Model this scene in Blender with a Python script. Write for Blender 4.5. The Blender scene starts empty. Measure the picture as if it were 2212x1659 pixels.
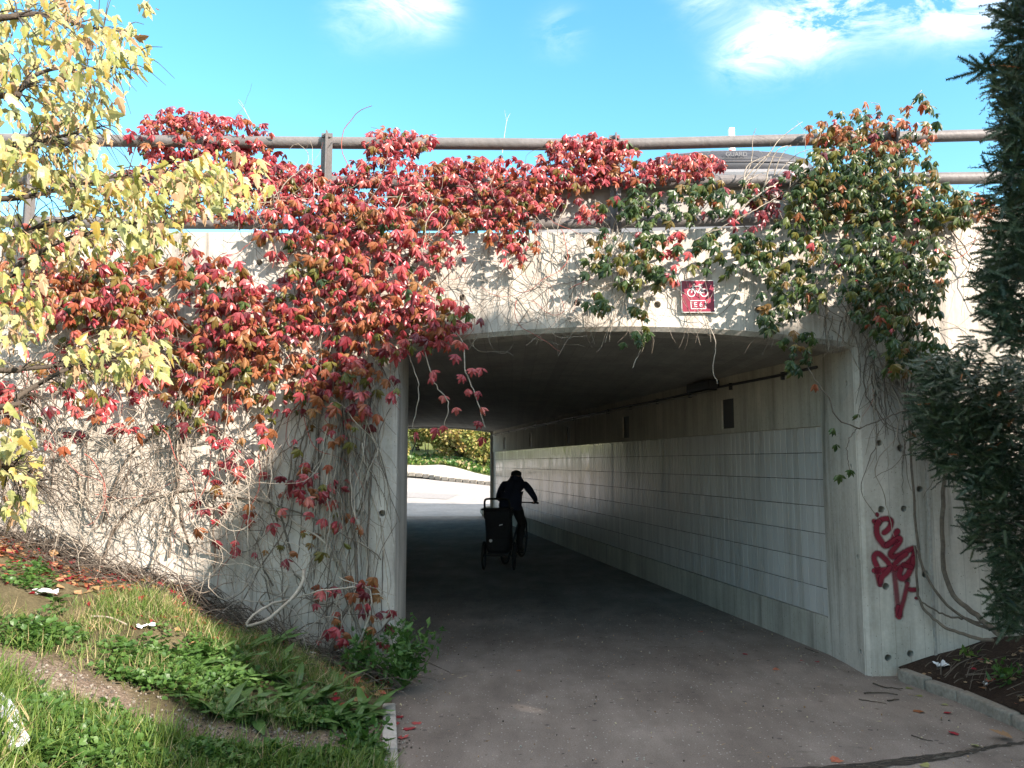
import bpy, bmesh, math, random
import numpy as np
from mathutils import Vector, Matrix

random.seed(7)
RNG = np.random.default_rng(11)
SC = bpy.context.scene
COL = SC.collection
R = math.radians

# ------------------------------------------------------------------ camera
F, PITCH, CAMH = 800.0, R(5.6), 1.65
cam_d = bpy.data.cameras.new('camera')
cam = bpy.data.objects.new('camera', cam_d)
COL.objects.link(cam)
cam.location = (0, 0, CAMH)
cam.rotation_euler = (R(90) + PITCH, 0, 0)
cam_d.sensor_width = 36
cam_d.lens = 36 * F / 1024
cam_d.clip_end = 3000
cam_d.clip_start = 0.05
SC.camera = cam

# ------------------------------------------------------------------ sky, sun, exposure
SUN = np.array([0.68, -0.57, 0.45]); SUN /= np.linalg.norm(SUN)
SKY_STRENGTH, SUN_STRENGTH, EXPOSURE = 0.15, 4.6, 1.62
world = bpy.data.worlds.new('World'); SC.world = world
world.use_nodes = True
wn = world.node_tree; wn.nodes.clear()


def node(nt, typ, **kw):
    n = nt.nodes.new(typ)
    for k, v in kw.items():
        if k in n.inputs.keys():
            n.inputs[k].default_value = v
        else:
            setattr(n, k, v)
    return n


def math_(nt, op, a, b=None, clamp=False):
    n = nt.nodes.new('ShaderNodeMath'); n.operation = op; n.use_clamp = clamp
    for i, x in enumerate((a, b)):
        if x is None: continue
        if isinstance(x, (int, float)): n.inputs[i].default_value = x
        else: nt.links.new(x, n.inputs[i])
    return n.outputs[0]


def mix_(nt, fac, a, b, blend='MIX'):
    n = nt.nodes.new('ShaderNodeMix'); n.data_type = 'RGBA'; n.blend_type = blend
    for i, x in ((0, fac), (6, a), (7, b)):
        if isinstance(x, (int, float)): n.inputs[i].default_value = x
        elif isinstance(x, tuple): n.inputs[i].default_value = x if len(x) == 4 else (*x, 1)
        else: nt.links.new(x, n.inputs[i])
    return n.outputs[2]


def ramp_(nt, fac, stops, interp='LINEAR'):
    n = nt.nodes.new('ShaderNodeValToRGB'); n.color_ramp.interpolation = interp
    el = n.color_ramp.elements
    while len(el) < len(stops): el.new(0.5)
    for e, (p, c) in zip(el, stops):
        e.position = p
        e.color = (c, c, c, 1) if isinstance(c, (int, float)) else (*c, 1)
    nt.links.new(fac, n.inputs[0])
    return n.outputs[0]


def noise_(nt, vec, scale, detail=4, rough=0.55, dist=0.0):
    n = node(nt, 'ShaderNodeTexNoise', Scale=scale, Detail=detail, Roughness=rough, Distortion=dist)
    if vec is not None: nt.links.new(vec, n.inputs['Vector'])
    return n.outputs['Fac']


def map_(nt, vec, scale=(1, 1, 1), loc=(0, 0, 0)):
    n = node(nt, 'ShaderNodeMapping'); n.inputs['Scale'].default_value = scale; n.inputs['Location'].default_value = loc
    nt.links.new(vec, n.inputs['Vector'])
    return n.outputs[0]


def ray(u, v):
    x = (u - 512) / F; y = (384 - v) / F
    return np.array([x, math.cos(PITCH) - y * math.sin(PITCH), math.sin(PITCH) + y * math.cos(PITCH)])


K = 1024 / 2212                              # survey coordinates of the photograph


def at(x, y, Y):                             # point at distance Y along a surveyed line of sight
    r = ray(x * K, y * K)
    return np.array([0, 0, CAMH]) + r * (Y / r[1])


sky = node(wn, 'ShaderNodeTexSky', sky_type='NISHITA', sun_disc=False,
           sun_elevation=math.asin(SUN[2]), sun_rotation=math.atan2(SUN[0], SUN[1]),
           altitude=100.0, air_density=1.0, dust_density=0.3, ozone_density=1.0)
hs = node(wn, 'ShaderNodeHueSaturation', Hue=0.476, Saturation=1.34, Value=0.90)
wn.links.new(sky.outputs[0], hs.inputs['Color'])
tc = node(wn, 'ShaderNodeTexCoord')
dirv = tc.outputs['Generated']
acc = None
for (x, y, k, amp) in [(1600, 112, 2600, .55), (1660, 85, 2000, .75), (1725, 55, 1700, .85), (1790, 20, 1500, .9), (1850, -25, 1300, 1.0), (1960, 5, 2200, .8),
                       (2060, 8, 2400, .9), (2140, -10, 2000, 1.0), (850, -20, 1700, .9), (935, 12, 3200, .8), (760, 40, 3000, .3),
                       (1210, 70, 3600, .25), (1530, -15, 2600, .5)]:
    d = ray(x * K, y * K); d /= np.linalg.norm(d)
    n = node(wn, 'ShaderNodeVectorMath', operation='DOT_PRODUCT'); n.inputs[1].default_value = tuple(d)
    wn.links.new(dirv, n.inputs[0])
    e = math_(wn, 'MULTIPLY', math_(wn, 'SUBTRACT', n.outputs['Value'], 1.0), float(k))
    e = math_(wn, 'MULTIPLY', math_(wn, 'EXPONENT', e), amp)
    acc = e if acc is None else math_(wn, 'ADD', acc, e)
wisp = noise_(wn, map_(wn, dirv, (1.0, 1.0, 2.2)), 10.5, 10, 0.66, 0.6)
wisp = ramp_(wn, wisp, [(0.39, 0.0), (0.68, 1.0)])
c1 = math_(wn, 'MULTIPLY', math_(wn, 'MULTIPLY', acc, wisp, True), 0.66)
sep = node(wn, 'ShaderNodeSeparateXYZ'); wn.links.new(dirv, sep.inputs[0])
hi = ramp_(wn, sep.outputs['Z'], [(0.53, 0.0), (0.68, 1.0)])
c2 = ramp_(wn, noise_(wn, map_(wn, dirv, (1, 1, 1.6)), 3.1, 6, 0.6, 0.4), [(0.36, 0.0), (0.54, 0.95)])  # unseen cloud cover, added high overhead to brighten the shaded surfaces
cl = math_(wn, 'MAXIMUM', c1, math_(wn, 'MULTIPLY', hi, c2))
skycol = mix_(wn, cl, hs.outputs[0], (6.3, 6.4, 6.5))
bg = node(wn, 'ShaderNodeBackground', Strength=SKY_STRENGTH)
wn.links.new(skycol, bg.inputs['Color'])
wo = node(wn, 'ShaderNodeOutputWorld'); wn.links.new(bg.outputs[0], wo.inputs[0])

sun_d = bpy.data.lights.new('sun', 'SUN'); sun_d.energy = SUN_STRENGTH; sun_d.angle = R(0.53); sun_d.color = (1.0, 0.94, 0.85)
sun = bpy.data.objects.new('sun', sun_d); COL.objects.link(sun)
sun.rotation_euler = Vector(SUN).to_track_quat('Z', 'Y').to_euler()
sun.location = tuple(SUN * 60)
SC.view_settings.view_transform = 'Standard'
SC.view_settings.look = 'None'
SC.view_settings.exposure = EXPOSURE
SC.view_settings.gamma = 1
SC.view_settings.use_curve_mapping = False
SC.view_settings.use_white_balance = True                # the photograph's own white balance: neutral shade
SC.view_settings.white_balance_temperature = 7000
SC.view_settings.white_balance_tint = 17
SC.render.engine = 'CYCLES'
SC.cycles.max_bounces = 10
SC.cycles.diffuse_bounces = 4
SC.cycles.use_adaptive_sampling = True
SC.cycles.adaptive_threshold = 0.02
SC.cycles.transparent_max_bounces = 16
SC.cycles.sample_clamp_indirect = 8

# ------------------------------------------------------------------ materials
MATS = {}


def newmat(name, color=(0.5, 0.5, 0.5), rough=0.6, metallic=0.0, spec=None):
    m = bpy.data.materials.new(name); m.use_nodes = True
    b = m.node_tree.nodes['Principled BSDF']
    b.inputs['Base Color'].default_value = (*color, 1)
    b.inputs['Roughness'].default_value = rough
    b.inputs['Metallic'].default_value = metallic
    if spec is not None: b.inputs['Specular IOR Level'].default_value = spec
    MATS[name] = m
    return m, m.node_tree, b


def objcoord(nt):
    return node(nt, 'ShaderNodeTexCoord').outputs['Object']


def bump_(nt, b, h, strength, dist=0.02):
    n = node(nt, 'ShaderNodeBump', Strength=strength, Distance=dist)
    nt.links.new(h, n.inputs['Height']); nt.links.new(n.outputs[0], b.inputs['Normal'])


def speckled(name, c0, c1, scale, rough=0.8, bump=0.3, spec=0.3, detail=6, metallic=0.0):
    m, nt, b = newmat(name, c0, rough, metallic, spec)
    co = objcoord(nt)
    n1 = noise_(nt, co, scale, detail, 0.62)
    n2 = noise_(nt, co, scale * 0.17, 3, 0.5)
    f = math_(nt, 'ADD', math_(nt, 'MULTIPLY', n1, 0.55), math_(nt, 'MULTIPLY', n2, 0.45))
    nt.links.new(ramp_(nt, f, [(0.3, c0), (0.7, c1)]), b.inputs['Base Color'])
    bump_(nt, b, n1, bump)
    return m


def concrete(name, lo, hi, board=0.1, streak=0.6, green=0.0, axis='X'):
    m, nt, b = newmat(name, lo, 0.85, 0, 0.25)
    co = objcoord(nt)
    sp = node(nt, 'ShaderNodeSeparateXYZ'); nt.links.new(co, sp.inputs[0])
    ax = sp.outputs[axis]
    big = noise_(nt, co, 1.1, 5, 0.6)
    fine = noise_(nt, co, 34, 5, 0.7)
    st = noise_(nt, map_(nt, co, (9, 9, 0.55)), 1.0, 5, 0.65, 0.15)
    f = math_(nt, 'ADD', math_(nt, 'MULTIPLY', big, 0.45), math_(nt, 'ADD', math_(nt, 'MULTIPLY', fine, 0.18), math_(nt, 'MULTIPLY', st, 0.37)))
    col = ramp_(nt, f, [(0.34, lo), (0.64, hi)])
    # board marks of the shuttering: a tone per board, a thin line between boards
    q = math_(nt, 'DIVIDE', ax, board)
    fr = math_(nt, 'FRACT', q)
    wnz = node(nt, 'ShaderNodeTexWhiteNoise', noise_dimensions='1D'); nt.links.new(math_(nt, 'FLOOR', q), wnz.inputs['W'])
    tone = math_(nt, 'ADD', math_(nt, 'MULTIPLY', wnz.outputs['Value'], 0.14), 0.90)
    line = math_(nt, 'MULTIPLY', math_(nt, 'LESS_THAN', fr, 0.05), math_(nt, 'MULTIPLY', math_(nt, 'GREATER_THAN', st, 0.46), 0.22))
    mul = math_(nt, 'SUBTRACT', tone, line)
    comb = node(nt, 'ShaderNodeCombineColor')
    for i in range(3): nt.links.new(mul, comb.inputs[i])
    col = mix_(nt, 1.0, col, comb.outputs[0], 'MULTIPLY')
    # run-off stains with a shape of their own
    drip = noise_(nt, map_(nt, co, (5.5, 5.5, 0.35), (3, 1, 7)), 1.0, 6, 0.7, 0.3)
    dm = math_(nt, 'MULTIPLY', ramp_(nt, drip, [(0.55, 0.0), (0.70, 1.0)]), streak)
    col = mix_(nt, dm, col, tuple(0.38 * x for x in lo))
    if green:
        gm = ramp_(nt, noise_(nt, map_(nt, co, (2.2, 2.2, 0.9), (9, 4, 2)), 1.0, 6, 0.65), [(0.50, 0.0), (0.68, green)])
        col = mix_(nt, gm, col, (0.10, 0.115, 0.07))
    pit = node(nt, 'ShaderNodeTexVoronoi', Scale=26.0); nt.links.new(co, pit.inputs['Vector'])
    pm = math_(nt, 'LESS_THAN', pit.outputs['Distance'], 0.10)
    col = mix_(nt, math_(nt, 'MULTIPLY', pm, 0.65), col, tuple(0.25 * x for x in lo))
    nt.links.new(col, b.inputs['Base Color'])
    h = math_(nt, 'SUBTRACT', math_(nt, 'ADD', math_(nt, 'MULTIPLY', fine, 0.35), math_(nt, 'MULTIPLY', wnz.outputs['Value'], 0.3)), math_(nt, 'MULTIPLY', pm, 0.6))
    bump_(nt, b, h, 0.45, 0.012)
    return m


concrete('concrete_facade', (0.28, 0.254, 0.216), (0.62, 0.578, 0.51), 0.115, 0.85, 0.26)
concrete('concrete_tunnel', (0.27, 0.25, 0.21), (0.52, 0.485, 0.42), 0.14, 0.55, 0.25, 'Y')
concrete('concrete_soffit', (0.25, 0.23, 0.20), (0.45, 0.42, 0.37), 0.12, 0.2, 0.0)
speckled('kerb_stone', (0.24, 0.225, 0.20), (0.46, 0.44, 0.40), 30, 0.9, 0.6)
speckled('kerb_granite', (0.13, 0.115, 0.092), (0.30, 0.275, 0.235), 40, 0.9, 0.6)
speckled('cobbles', (0.30, 0.285, 0.255), (0.50, 0.475, 0.43), 7.5, 0.9, 1.0)
speckled('far_wall', (0.3, 0.28, 0.25), (0.42, 0.4, 0.36), 5, 0.9, 0.3)
speckled('grout', (0.055, 0.052, 0.048), (0.10, 0.095, 0.085), 20, 0.9, 0.3)
speckled('rail_steel', (0.105, 0.098, 0.095), (0.16, 0.15, 0.145), 22, 0.55, 0.25, 0.4)
speckled('barrier_panel', (0.25, 0.24, 0.22), (0.36, 0.345, 0.32), 6, 0.6, 0.1, 0.4)
speckled('dark_metal', (0.025, 0.026, 0.03), (0.045, 0.045, 0.05), 12, 0.5, 0.1)
speckled('plate', (0.045, 0.045, 0.05), (0.085, 0.083, 0.085), 9, 0.6, 0.1)
speckled('bark', (0.05, 0.042, 0.034), (0.13, 0.11, 0.09), 45, 0.95, 0.8)
speckled('twig_dark', (0.035, 0.028, 0.022), (0.085, 0.068, 0.052), 60, 0.9, 0.5)
speckled('stem_grey', (0.20, 0.165, 0.125), (0.44, 0.39, 0.32), 35, 0.9, 0.5)
speckled('stem_brown', (0.075, 0.058, 0.045), (0.20, 0.165, 0.13), 40, 0.95, 0.6)
speckled('stem_red', (0.26, 0.04, 0.04), (0.36, 0.12, 0.08), 40, 0.8, 0.3)
speckled('dry_grass', (0.35, 0.29, 0.18), (0.55, 0.47, 0.30), 30, 0.9, 0.3)
speckled('paper', (0.55, 0.56, 0.58), (0.80, 0.80, 0.79), 18, 0.7, 0.3)
speckled('box_plastic', (0.030, 0.033, 0.040), (0.045, 0.048, 0.055), 9, 0.42, 0.05, 0.5)
speckled('jacket', (0.012, 0.016, 0.035), (0.022, 0.028, 0.055), 25, 0.85, 0.4)
speckled('trousers', (0.012, 0.012, 0.014), (0.022, 0.021, 0.023), 25, 0.9, 0.4)
speckled('fabric_black', (0.010, 0.010, 0.012), (0.020, 0.020, 0.022), 30, 0.8, 0.3)
speckled('rubber', (0.012, 0.012, 0.012), (0.02, 0.02, 0.02), 40, 0.9, 0.2)
speckled('skin', (0.36, 0.20, 0.14), (0.44, 0.26, 0.19), 20, 0.6, 0.1)
speckled('hair', (0.03, 0.02, 0.015), (0.06, 0.04, 0.03), 40, 0.7, 0.4)
speckled('car_paint', (0.14, 0.143, 0.147), (0.155, 0.158, 0.162), 2, 0.25, 0.0, 0.5)
speckled('stone', (0.22, 0.21, 0.18), (0.42, 0.40, 0.35), 9, 0.9, 0.8)
newmat('reflector', (0.75, 0.77, 0.78), 0.2)
newmat('glass_dark', (0.02, 0.022, 0.025), 0.08)
newmat('chrome', (0.5, 0.5, 0.5), 0.25, 1.0)
newmat('white_paint', (0.80, 0.80, 0.79), 0.45)
newmat('red_paint', (0.42, 0.03, 0.03), 0.5)
newmat('blue_plastic', (0.05, 0.25, 0.42), 0.4)
newmat('box_letter', (0.13, 0.135, 0.14), 0.5)

m, nt, b = newmat('sign_red', (0.25, 0.012, 0.035), 0.35)
co = objcoord(nt)
nt.links.new(ramp_(nt, noise_(nt, co, 7, 5, 0.6), [(0.35, (0.17, 0.010, 0.028)), (0.7, (0.30, 0.020, 0.052))]), b.inputs['Base Color'])
m, nt, b = newmat('sign_white', (0.62, 0.62, 0.61), 0.4)

# plastic film on the bank
m, nt, b = newmat('plastic_film', (0.75, 0.78, 0.8), 0.25)
b.inputs['Transmission Weight'].default_value = 0.35
bump_(nt, b, noise_(nt, objcoord(nt), 22, 4, 0.6), 0.9, 0.03)

# glazed wall tile: pale, glossy, each tile a slightly different tone, old run marks
m, nt, b = newmat('glazed_tile', (0.5, 0.49, 0.47), 0.16, 0, 0.5)
co = objcoord(nt)
geo = node(nt, 'ShaderNodeNewGeometry').outputs['Position']
oi = node(nt, 'ShaderNodeObjectInfo').outputs['Random']
at_ = node(nt, 'ShaderNodeAttribute', attribute_name='rnd').outputs['Fac']
rr = math_(nt, 'FRACT', math_(nt, 'ADD', oi, at_))
base = ramp_(nt, rr, [(0.0, (0.45, 0.43, 0.41)), (1.0, (0.53, 0.51, 0.485))])
sp = node(nt, 'ShaderNodeSeparateXYZ'); nt.links.new(geo, sp.inputs[0])
drip = noise_(nt, map_(nt, geo, (6, 6, 0.30)), 1.0, 5, 0.7)
dm = math_(nt, 'MULTIPLY', ramp_(nt, drip, [(0.48, 0.0), (0.66, 1.0)]), 0.55)
base = mix_(nt, dm, base, (0.24, 0.215, 0.17))
nt.links.new(base, b.inputs['Base Color'])
nt.links.new(ramp_(nt, drip, [(0.40, 0.10), (0.66, 0.34)]), b.inputs['Roughness'])

# asphalt
m, nt, b = newmat('asphalt', (0.1, 0.1, 0.1), 0.88, 0, 0.3)
co = objcoord(nt)
n1 = noise_(nt, co, 0.55, 5, 0.6); n2 = noise_(nt, co, 110, 3, 0.75); n3 = noise_(nt, map_(nt, co, (1.0, 0.45, 1)), 3.2, 6, 0.65)
f = math_(nt, 'ADD', math_(nt, 'MULTIPLY', n1, 0.35), math_(nt, 'ADD', math_(nt, 'MULTIPLY', n2, 0.35), math_(nt, 'MULTIPLY', n3, 0.30)))
col = ramp_(nt, f, [(0.38, (0.095, 0.077, 0.064)), (0.50, (0.165, 0.138, 0.118)), (0.62, (0.27, 0.232, 0.20))])
vo = node(nt, 'ShaderNodeTexVoronoi', Scale=48.0); nt.links.new(co, vo.inputs['Vector'])
sc_ = node(nt, 'ShaderNodeSeparateColor'); nt.links.new(vo.outputs['Color'], sc_.inputs[0])
speck = math_(nt, 'MULTIPLY', math_(nt, 'LESS_THAN', vo.outputs['Distance'], 0.24), math_(nt, 'GREATER_THAN', sc_.outputs[0], 0.84))
col = mix_(nt, math_(nt, 'MULTIPLY', speck, 0.75), col, (0.42, 0.40, 0.36))
vo2 = node(nt, 'ShaderNodeTexVoronoi', Scale=13.0); nt.links.new(co, vo2.inputs['Vector'])
sc2 = node(nt, 'ShaderNodeSeparateColor'); nt.links.new(vo2.outputs['Color'], sc2.inputs[0])
dk = math_(nt, 'MULTIPLY', math_(nt, 'LESS_THAN', math_(nt, 'ADD', vo2.outputs['Distance'], math_(nt, 'MULTIPLY', n2, 0.2)), 0.30), math_(nt, 'GREATER_THAN', sc2.outputs[0], 0.84))
col = mix_(nt, math_(nt, 'MULTIPLY', dk, 0.6), col, (0.045, 0.036, 0.03))
stain = ramp_(nt, noise_(nt, map_(nt, co, (1.2, 3.0, 1), (4, 2, 0)), 1.3, 6, 0.7, 0.5), [(0.60, 0.0), (0.70, 0.5)])
col = mix_(nt, stain, col, (0.06, 0.05, 0.042))
nt.links.new(col, b.inputs['Base Color'])
bump_(nt, b, math_(nt, 'ADD', n2, math_(nt, 'MULTIPLY', n3, 0.4)), 0.5, 0.008)
speckled('asphalt_patch', (0.19, 0.185, 0.18), (0.28, 0.27, 0.26), 60, 0.9, 0.4)
speckled('asphalt_pale', (0.22, 0.208, 0.195), (0.36, 0.342, 0.32), 9, 0.9, 0.4)
speckled('crack', (0.022, 0.019, 0.015), (0.06, 0.05, 0.04), 60, 0.95, 0.8)

# bank soil: attribute 'dirt' marks the trodden trail
m, nt, b = newmat('bank_soil', (0.1, 0.08, 0.06), 0.95, 0, 0.15)
co = objcoord(nt)
n1 = noise_(nt, co, 2.5, 6, 0.65); n2 = noise_(nt, co, 55, 5, 0.7)
dirt = node(nt, 'ShaderNodeAttribute', attribute_name='dirt').outputs['Fac']
grassy = ramp_(nt, math_(nt, 'ADD', math_(nt, 'MULTIPLY', n1, 0.6), math_(nt, 'MULTIPLY', n2, 0.4)), [(0.32, (0.055, 0.042, 0.025)), (0.50, (0.10, 0.085, 0.045)), (0.66, (0.20, 0.165, 0.095))])
trail = ramp_(nt, math_(nt, 'ADD', math_(nt, 'MULTIPLY', n1, 0.45), math_(nt, 'MULTIPLY', n2, 0.55)), [(0.36, (0.075, 0.054, 0.038)), (0.50, (0.145, 0.108, 0.080)), (0.64, (0.32, 0.26, 0.205))])
nt.links.new(mix_(nt, dirt, grassy, trail), b.inputs['Base Color'])
bump_(nt, b, math_(nt, 'ADD', n2, n1), 0.8, 0.03)
m, nt, b = newmat('bed_soil', (0.05, 0.035, 0.025), 0.95, 0, 0.15)
co = objcoord(nt)
n1 = noise_(nt, co, 4, 6, 0.65); n2 = noise_(nt, map_(nt, co, (1, 1, 1)), 60, 5, 0.75)
nt.links.new(ramp_(nt, math_(nt, 'ADD', math_(nt, 'MULTIPLY', n1, 0.4), math_(nt, 'MULTIPLY', n2, 0.6)), [(0.35, (0.022, 0.014, 0.010)), (0.55, (0.055, 0.036, 0.026)), (0.70, (0.12, 0.085, 0.06))]), b.inputs['Base Color'])
bump_(nt, b, n2, 1.0, 0.03)
speckled('far_turf', (0.07, 0.10, 0.025), (0.16, 0.18, 0.05), 12, 0.95, 0.8)
speckled('earth', (0.08, 0.075, 0.04), (0.14, 0.12, 0.07), 1.5, 0.95, 0.3)


def leafmat(name, stops, rough=0.42, trans=0.3, spec=0.4, scale=60):
    """thin leaf: reflects on both faces and lets some light through"""
    m = bpy.data.materials.new(name); m.use_nodes = True; MATS[name] = m
    nt = m.node_tree; b = nt.nodes['Principled BSDF']; out = nt.nodes['Material Output']
    oi = node(nt, 'ShaderNodeObjectInfo').outputs['Random']
    a = node(nt, 'ShaderNodeAttribute', attribute_name='rnd').outputs['Fac']
    f = math_(nt, 'FRACT', math_(nt, 'ADD', oi, a))
    g = node(nt, 'ShaderNodeNewGeometry').outputs['Position']
    f2 = math_(nt, 'ADD', math_(nt, 'MULTIPLY', f, 0.72), math_(nt, 'MULTIPLY', noise_(nt, g, scale, 2, 0.5), 0.28))
    n = len(stops)
    col = ramp_(nt, f2, [(0.08 + 0.84 * i / max(1, n - 1), c) for i, c in enumerate(stops)])
    nt.links.new(col, b.inputs['Base Color'])
    b.inputs['Roughness'].default_value = rough
    b.inputs['Specular IOR Level'].default_value = spec
    tr = node(nt, 'ShaderNodeBsdfTranslucent')
    hsv = node(nt, 'ShaderNodeHueSaturation', Saturation=1.15, Value=1.25); nt.links.new(col, hsv.inputs['Color'])
    nt.links.new(hsv.outputs[0], tr.inputs['Color'])
    ms = node(nt, 'ShaderNodeMixShader', Fac=trans)
    nt.links.new(b.outputs[0], ms.inputs[1]); nt.links.new(tr.outputs[0], ms.inputs[2])
    nt.links.new(ms.outputs[0], out.inputs['Surface'])
    return m


leafmat('leaf_red', [(0.20, 0.020, 0.028), (0.33, 0.038, 0.048), (0.43, 0.085, 0.085), (0.40, 0.115, 0.07)], 0.36, 0.25, 0.6)
leafmat('leaf_crimson', [(0.09, 0.012, 0.018), (0.17, 0.020, 0.028), (0.28, 0.045, 0.05)], 0.36, 0.25, 0.6)
leafmat('leaf_bronze', [(0.22, 0.075, 0.03), (0.30, 0.12, 0.05), (0.26, 0.055, 0.03), (0.28, 0.17, 0.06)])
leafmat('leaf_olive', [(0.075, 0.08, 0.02), (0.13, 0.13, 0.028), (0.16, 0.085, 0.025), (0.09, 0.11, 0.025)], 0.4, 0.28, 0.4)
leafmat('leaf_green', [(0.016, 0.036, 0.014), (0.028, 0.060, 0.019), (0.045, 0.082, 0.022), (0.09, 0.11, 0.025)], 0.36, 0.22, 0.4)
leafmat('leaf_yellow', [(0.15, 0.19, 0.05), (0.29, 0.29, 0.10), (0.38, 0.36, 0.17), (0.22, 0.26, 0.07), (0.36, 0.26, 0.06), (0.36, 0.37, 0.19), (0.26, 0.30, 0.09)], 0.40, 0.32, 0.5)
leafmat('leaf_brown', [(0.22, 0.13, 0.07), (0.36, 0.24, 0.14), (0.45, 0.32, 0.20)], 0.7, 0.25, 0.2)
leafmat('needle', [(0.011, 0.027, 0.014), (0.021, 0.044, 0.022), (0.036, 0.064, 0.030), (0.065, 0.088, 0.04)], 0.45, 0.1, 0.4)
leafmat('needle_dry', [(0.25, 0.08, 0.03), (0.35, 0.14, 0.05)], 0.7, 0.1, 0.2)
leafmat('grass_green', [(0.045, 0.10, 0.02), (0.08, 0.15, 0.03), (0.13, 0.20, 0.045), (0.17, 0.21, 0.06)], 0.5, 0.35, 0.3, 8)
leafmat('grass_dry', [(0.22, 0.18, 0.09), (0.34, 0.28, 0.15), (0.42, 0.36, 0.21)], 0.7, 0.3, 0.2, 8)
leafmat('weed_green', [(0.035, 0.09, 0.022), (0.06, 0.135, 0.03), (0.09, 0.17, 0.04)], 0.45, 0.3, 0.4, 20)
leafmat('dock_green', [(0.045, 0.105, 0.025), (0.075, 0.15, 0.04), (0.11, 0.19, 0.055)], 0.40, 0.25, 0.45, 14)
leafmat('litter', [(0.34, 0.03, 0.04), (0.24, 0.02, 0.03), (0.28, 0.12, 0.05), (0.32, 0.22, 0.11), (0.40, 0.05, 0.05)], 0.65, 0.15, 0.2)
leafmat('shrub_gold', [(0.24, 0.22, 0.07), (0.34, 0.28, 0.09), (0.30, 0.21, 0.06), (0.19, 0.20, 0.07)], 0.55, 0.3, 0.3)
leafmat('shrub_green', [(0.09, 0.13, 0.03), (0.15, 0.18, 0.045), (0.21, 0.22, 0.06)], 0.55, 0.3, 0.3)
leafmat('hedge_dark', [(0.015, 0.032, 0.014), (0.03, 0.05, 0.02)], 0.5, 0.08, 0.3)

# sprayed paint: soft, dusty edges
m = bpy.data.materials.new('spray_red'); m.use_nodes = True; MATS['spray_red'] = m
nt = m.node_tree; b = nt.nodes['Principled BSDF']
b.inputs['Roughness'].default_value = 0.55
uv = node(nt, 'ShaderNodeAttribute', attribute_name='edge').outputs['Fac']
co = objcoord(nt)
nn = noise_(nt, co, 70, 3, 0.7)
nt.links.new(ramp_(nt, noise_(nt, co, 8, 4, 0.6), [(0.35, (0.155, 0.006, 0.018)), (0.7, (0.24, 0.014, 0.034))]), b.inputs['Base Color'])
thick = node(nt, 'ShaderNodeAttribute', attribute_name='thick').outputs['Fac']
al = ramp_(nt, math_(nt, 'ADD', uv, math_(nt, 'MULTIPLY', math_(nt, 'SUBTRACT', nn, 0.5), 0.45)), [(0.10, 0.0), (0.85, 1.0)])
nt.links.new(math_(nt, 'MULTIPLY', al, thick, True), b.inputs['Alpha'])

# ------------------------------------------------------------------ mesh helpers


def tag(o, label=None, cat=None, group=None, kind=None):
    if label: o['label'] = label
    if cat: o['category'] = cat
    if group: o['group'] = group
    if kind: o['kind'] = kind
    return o


def link(o, parent=None):
    COL.objects.link(o)
    if parent is not None:
        o.parent = parent
        o.matrix_parent_inverse = parent.matrix_basis.inverted()
    return o


def empty(name, loc, label, cat, group=None):
    o = bpy.data.objects.new(name, None); o.empty_display_size = 0.2
    o.location = tuple(float(x) for x in loc); COL.objects.link(o)
    return tag(o, label, cat, group)


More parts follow.
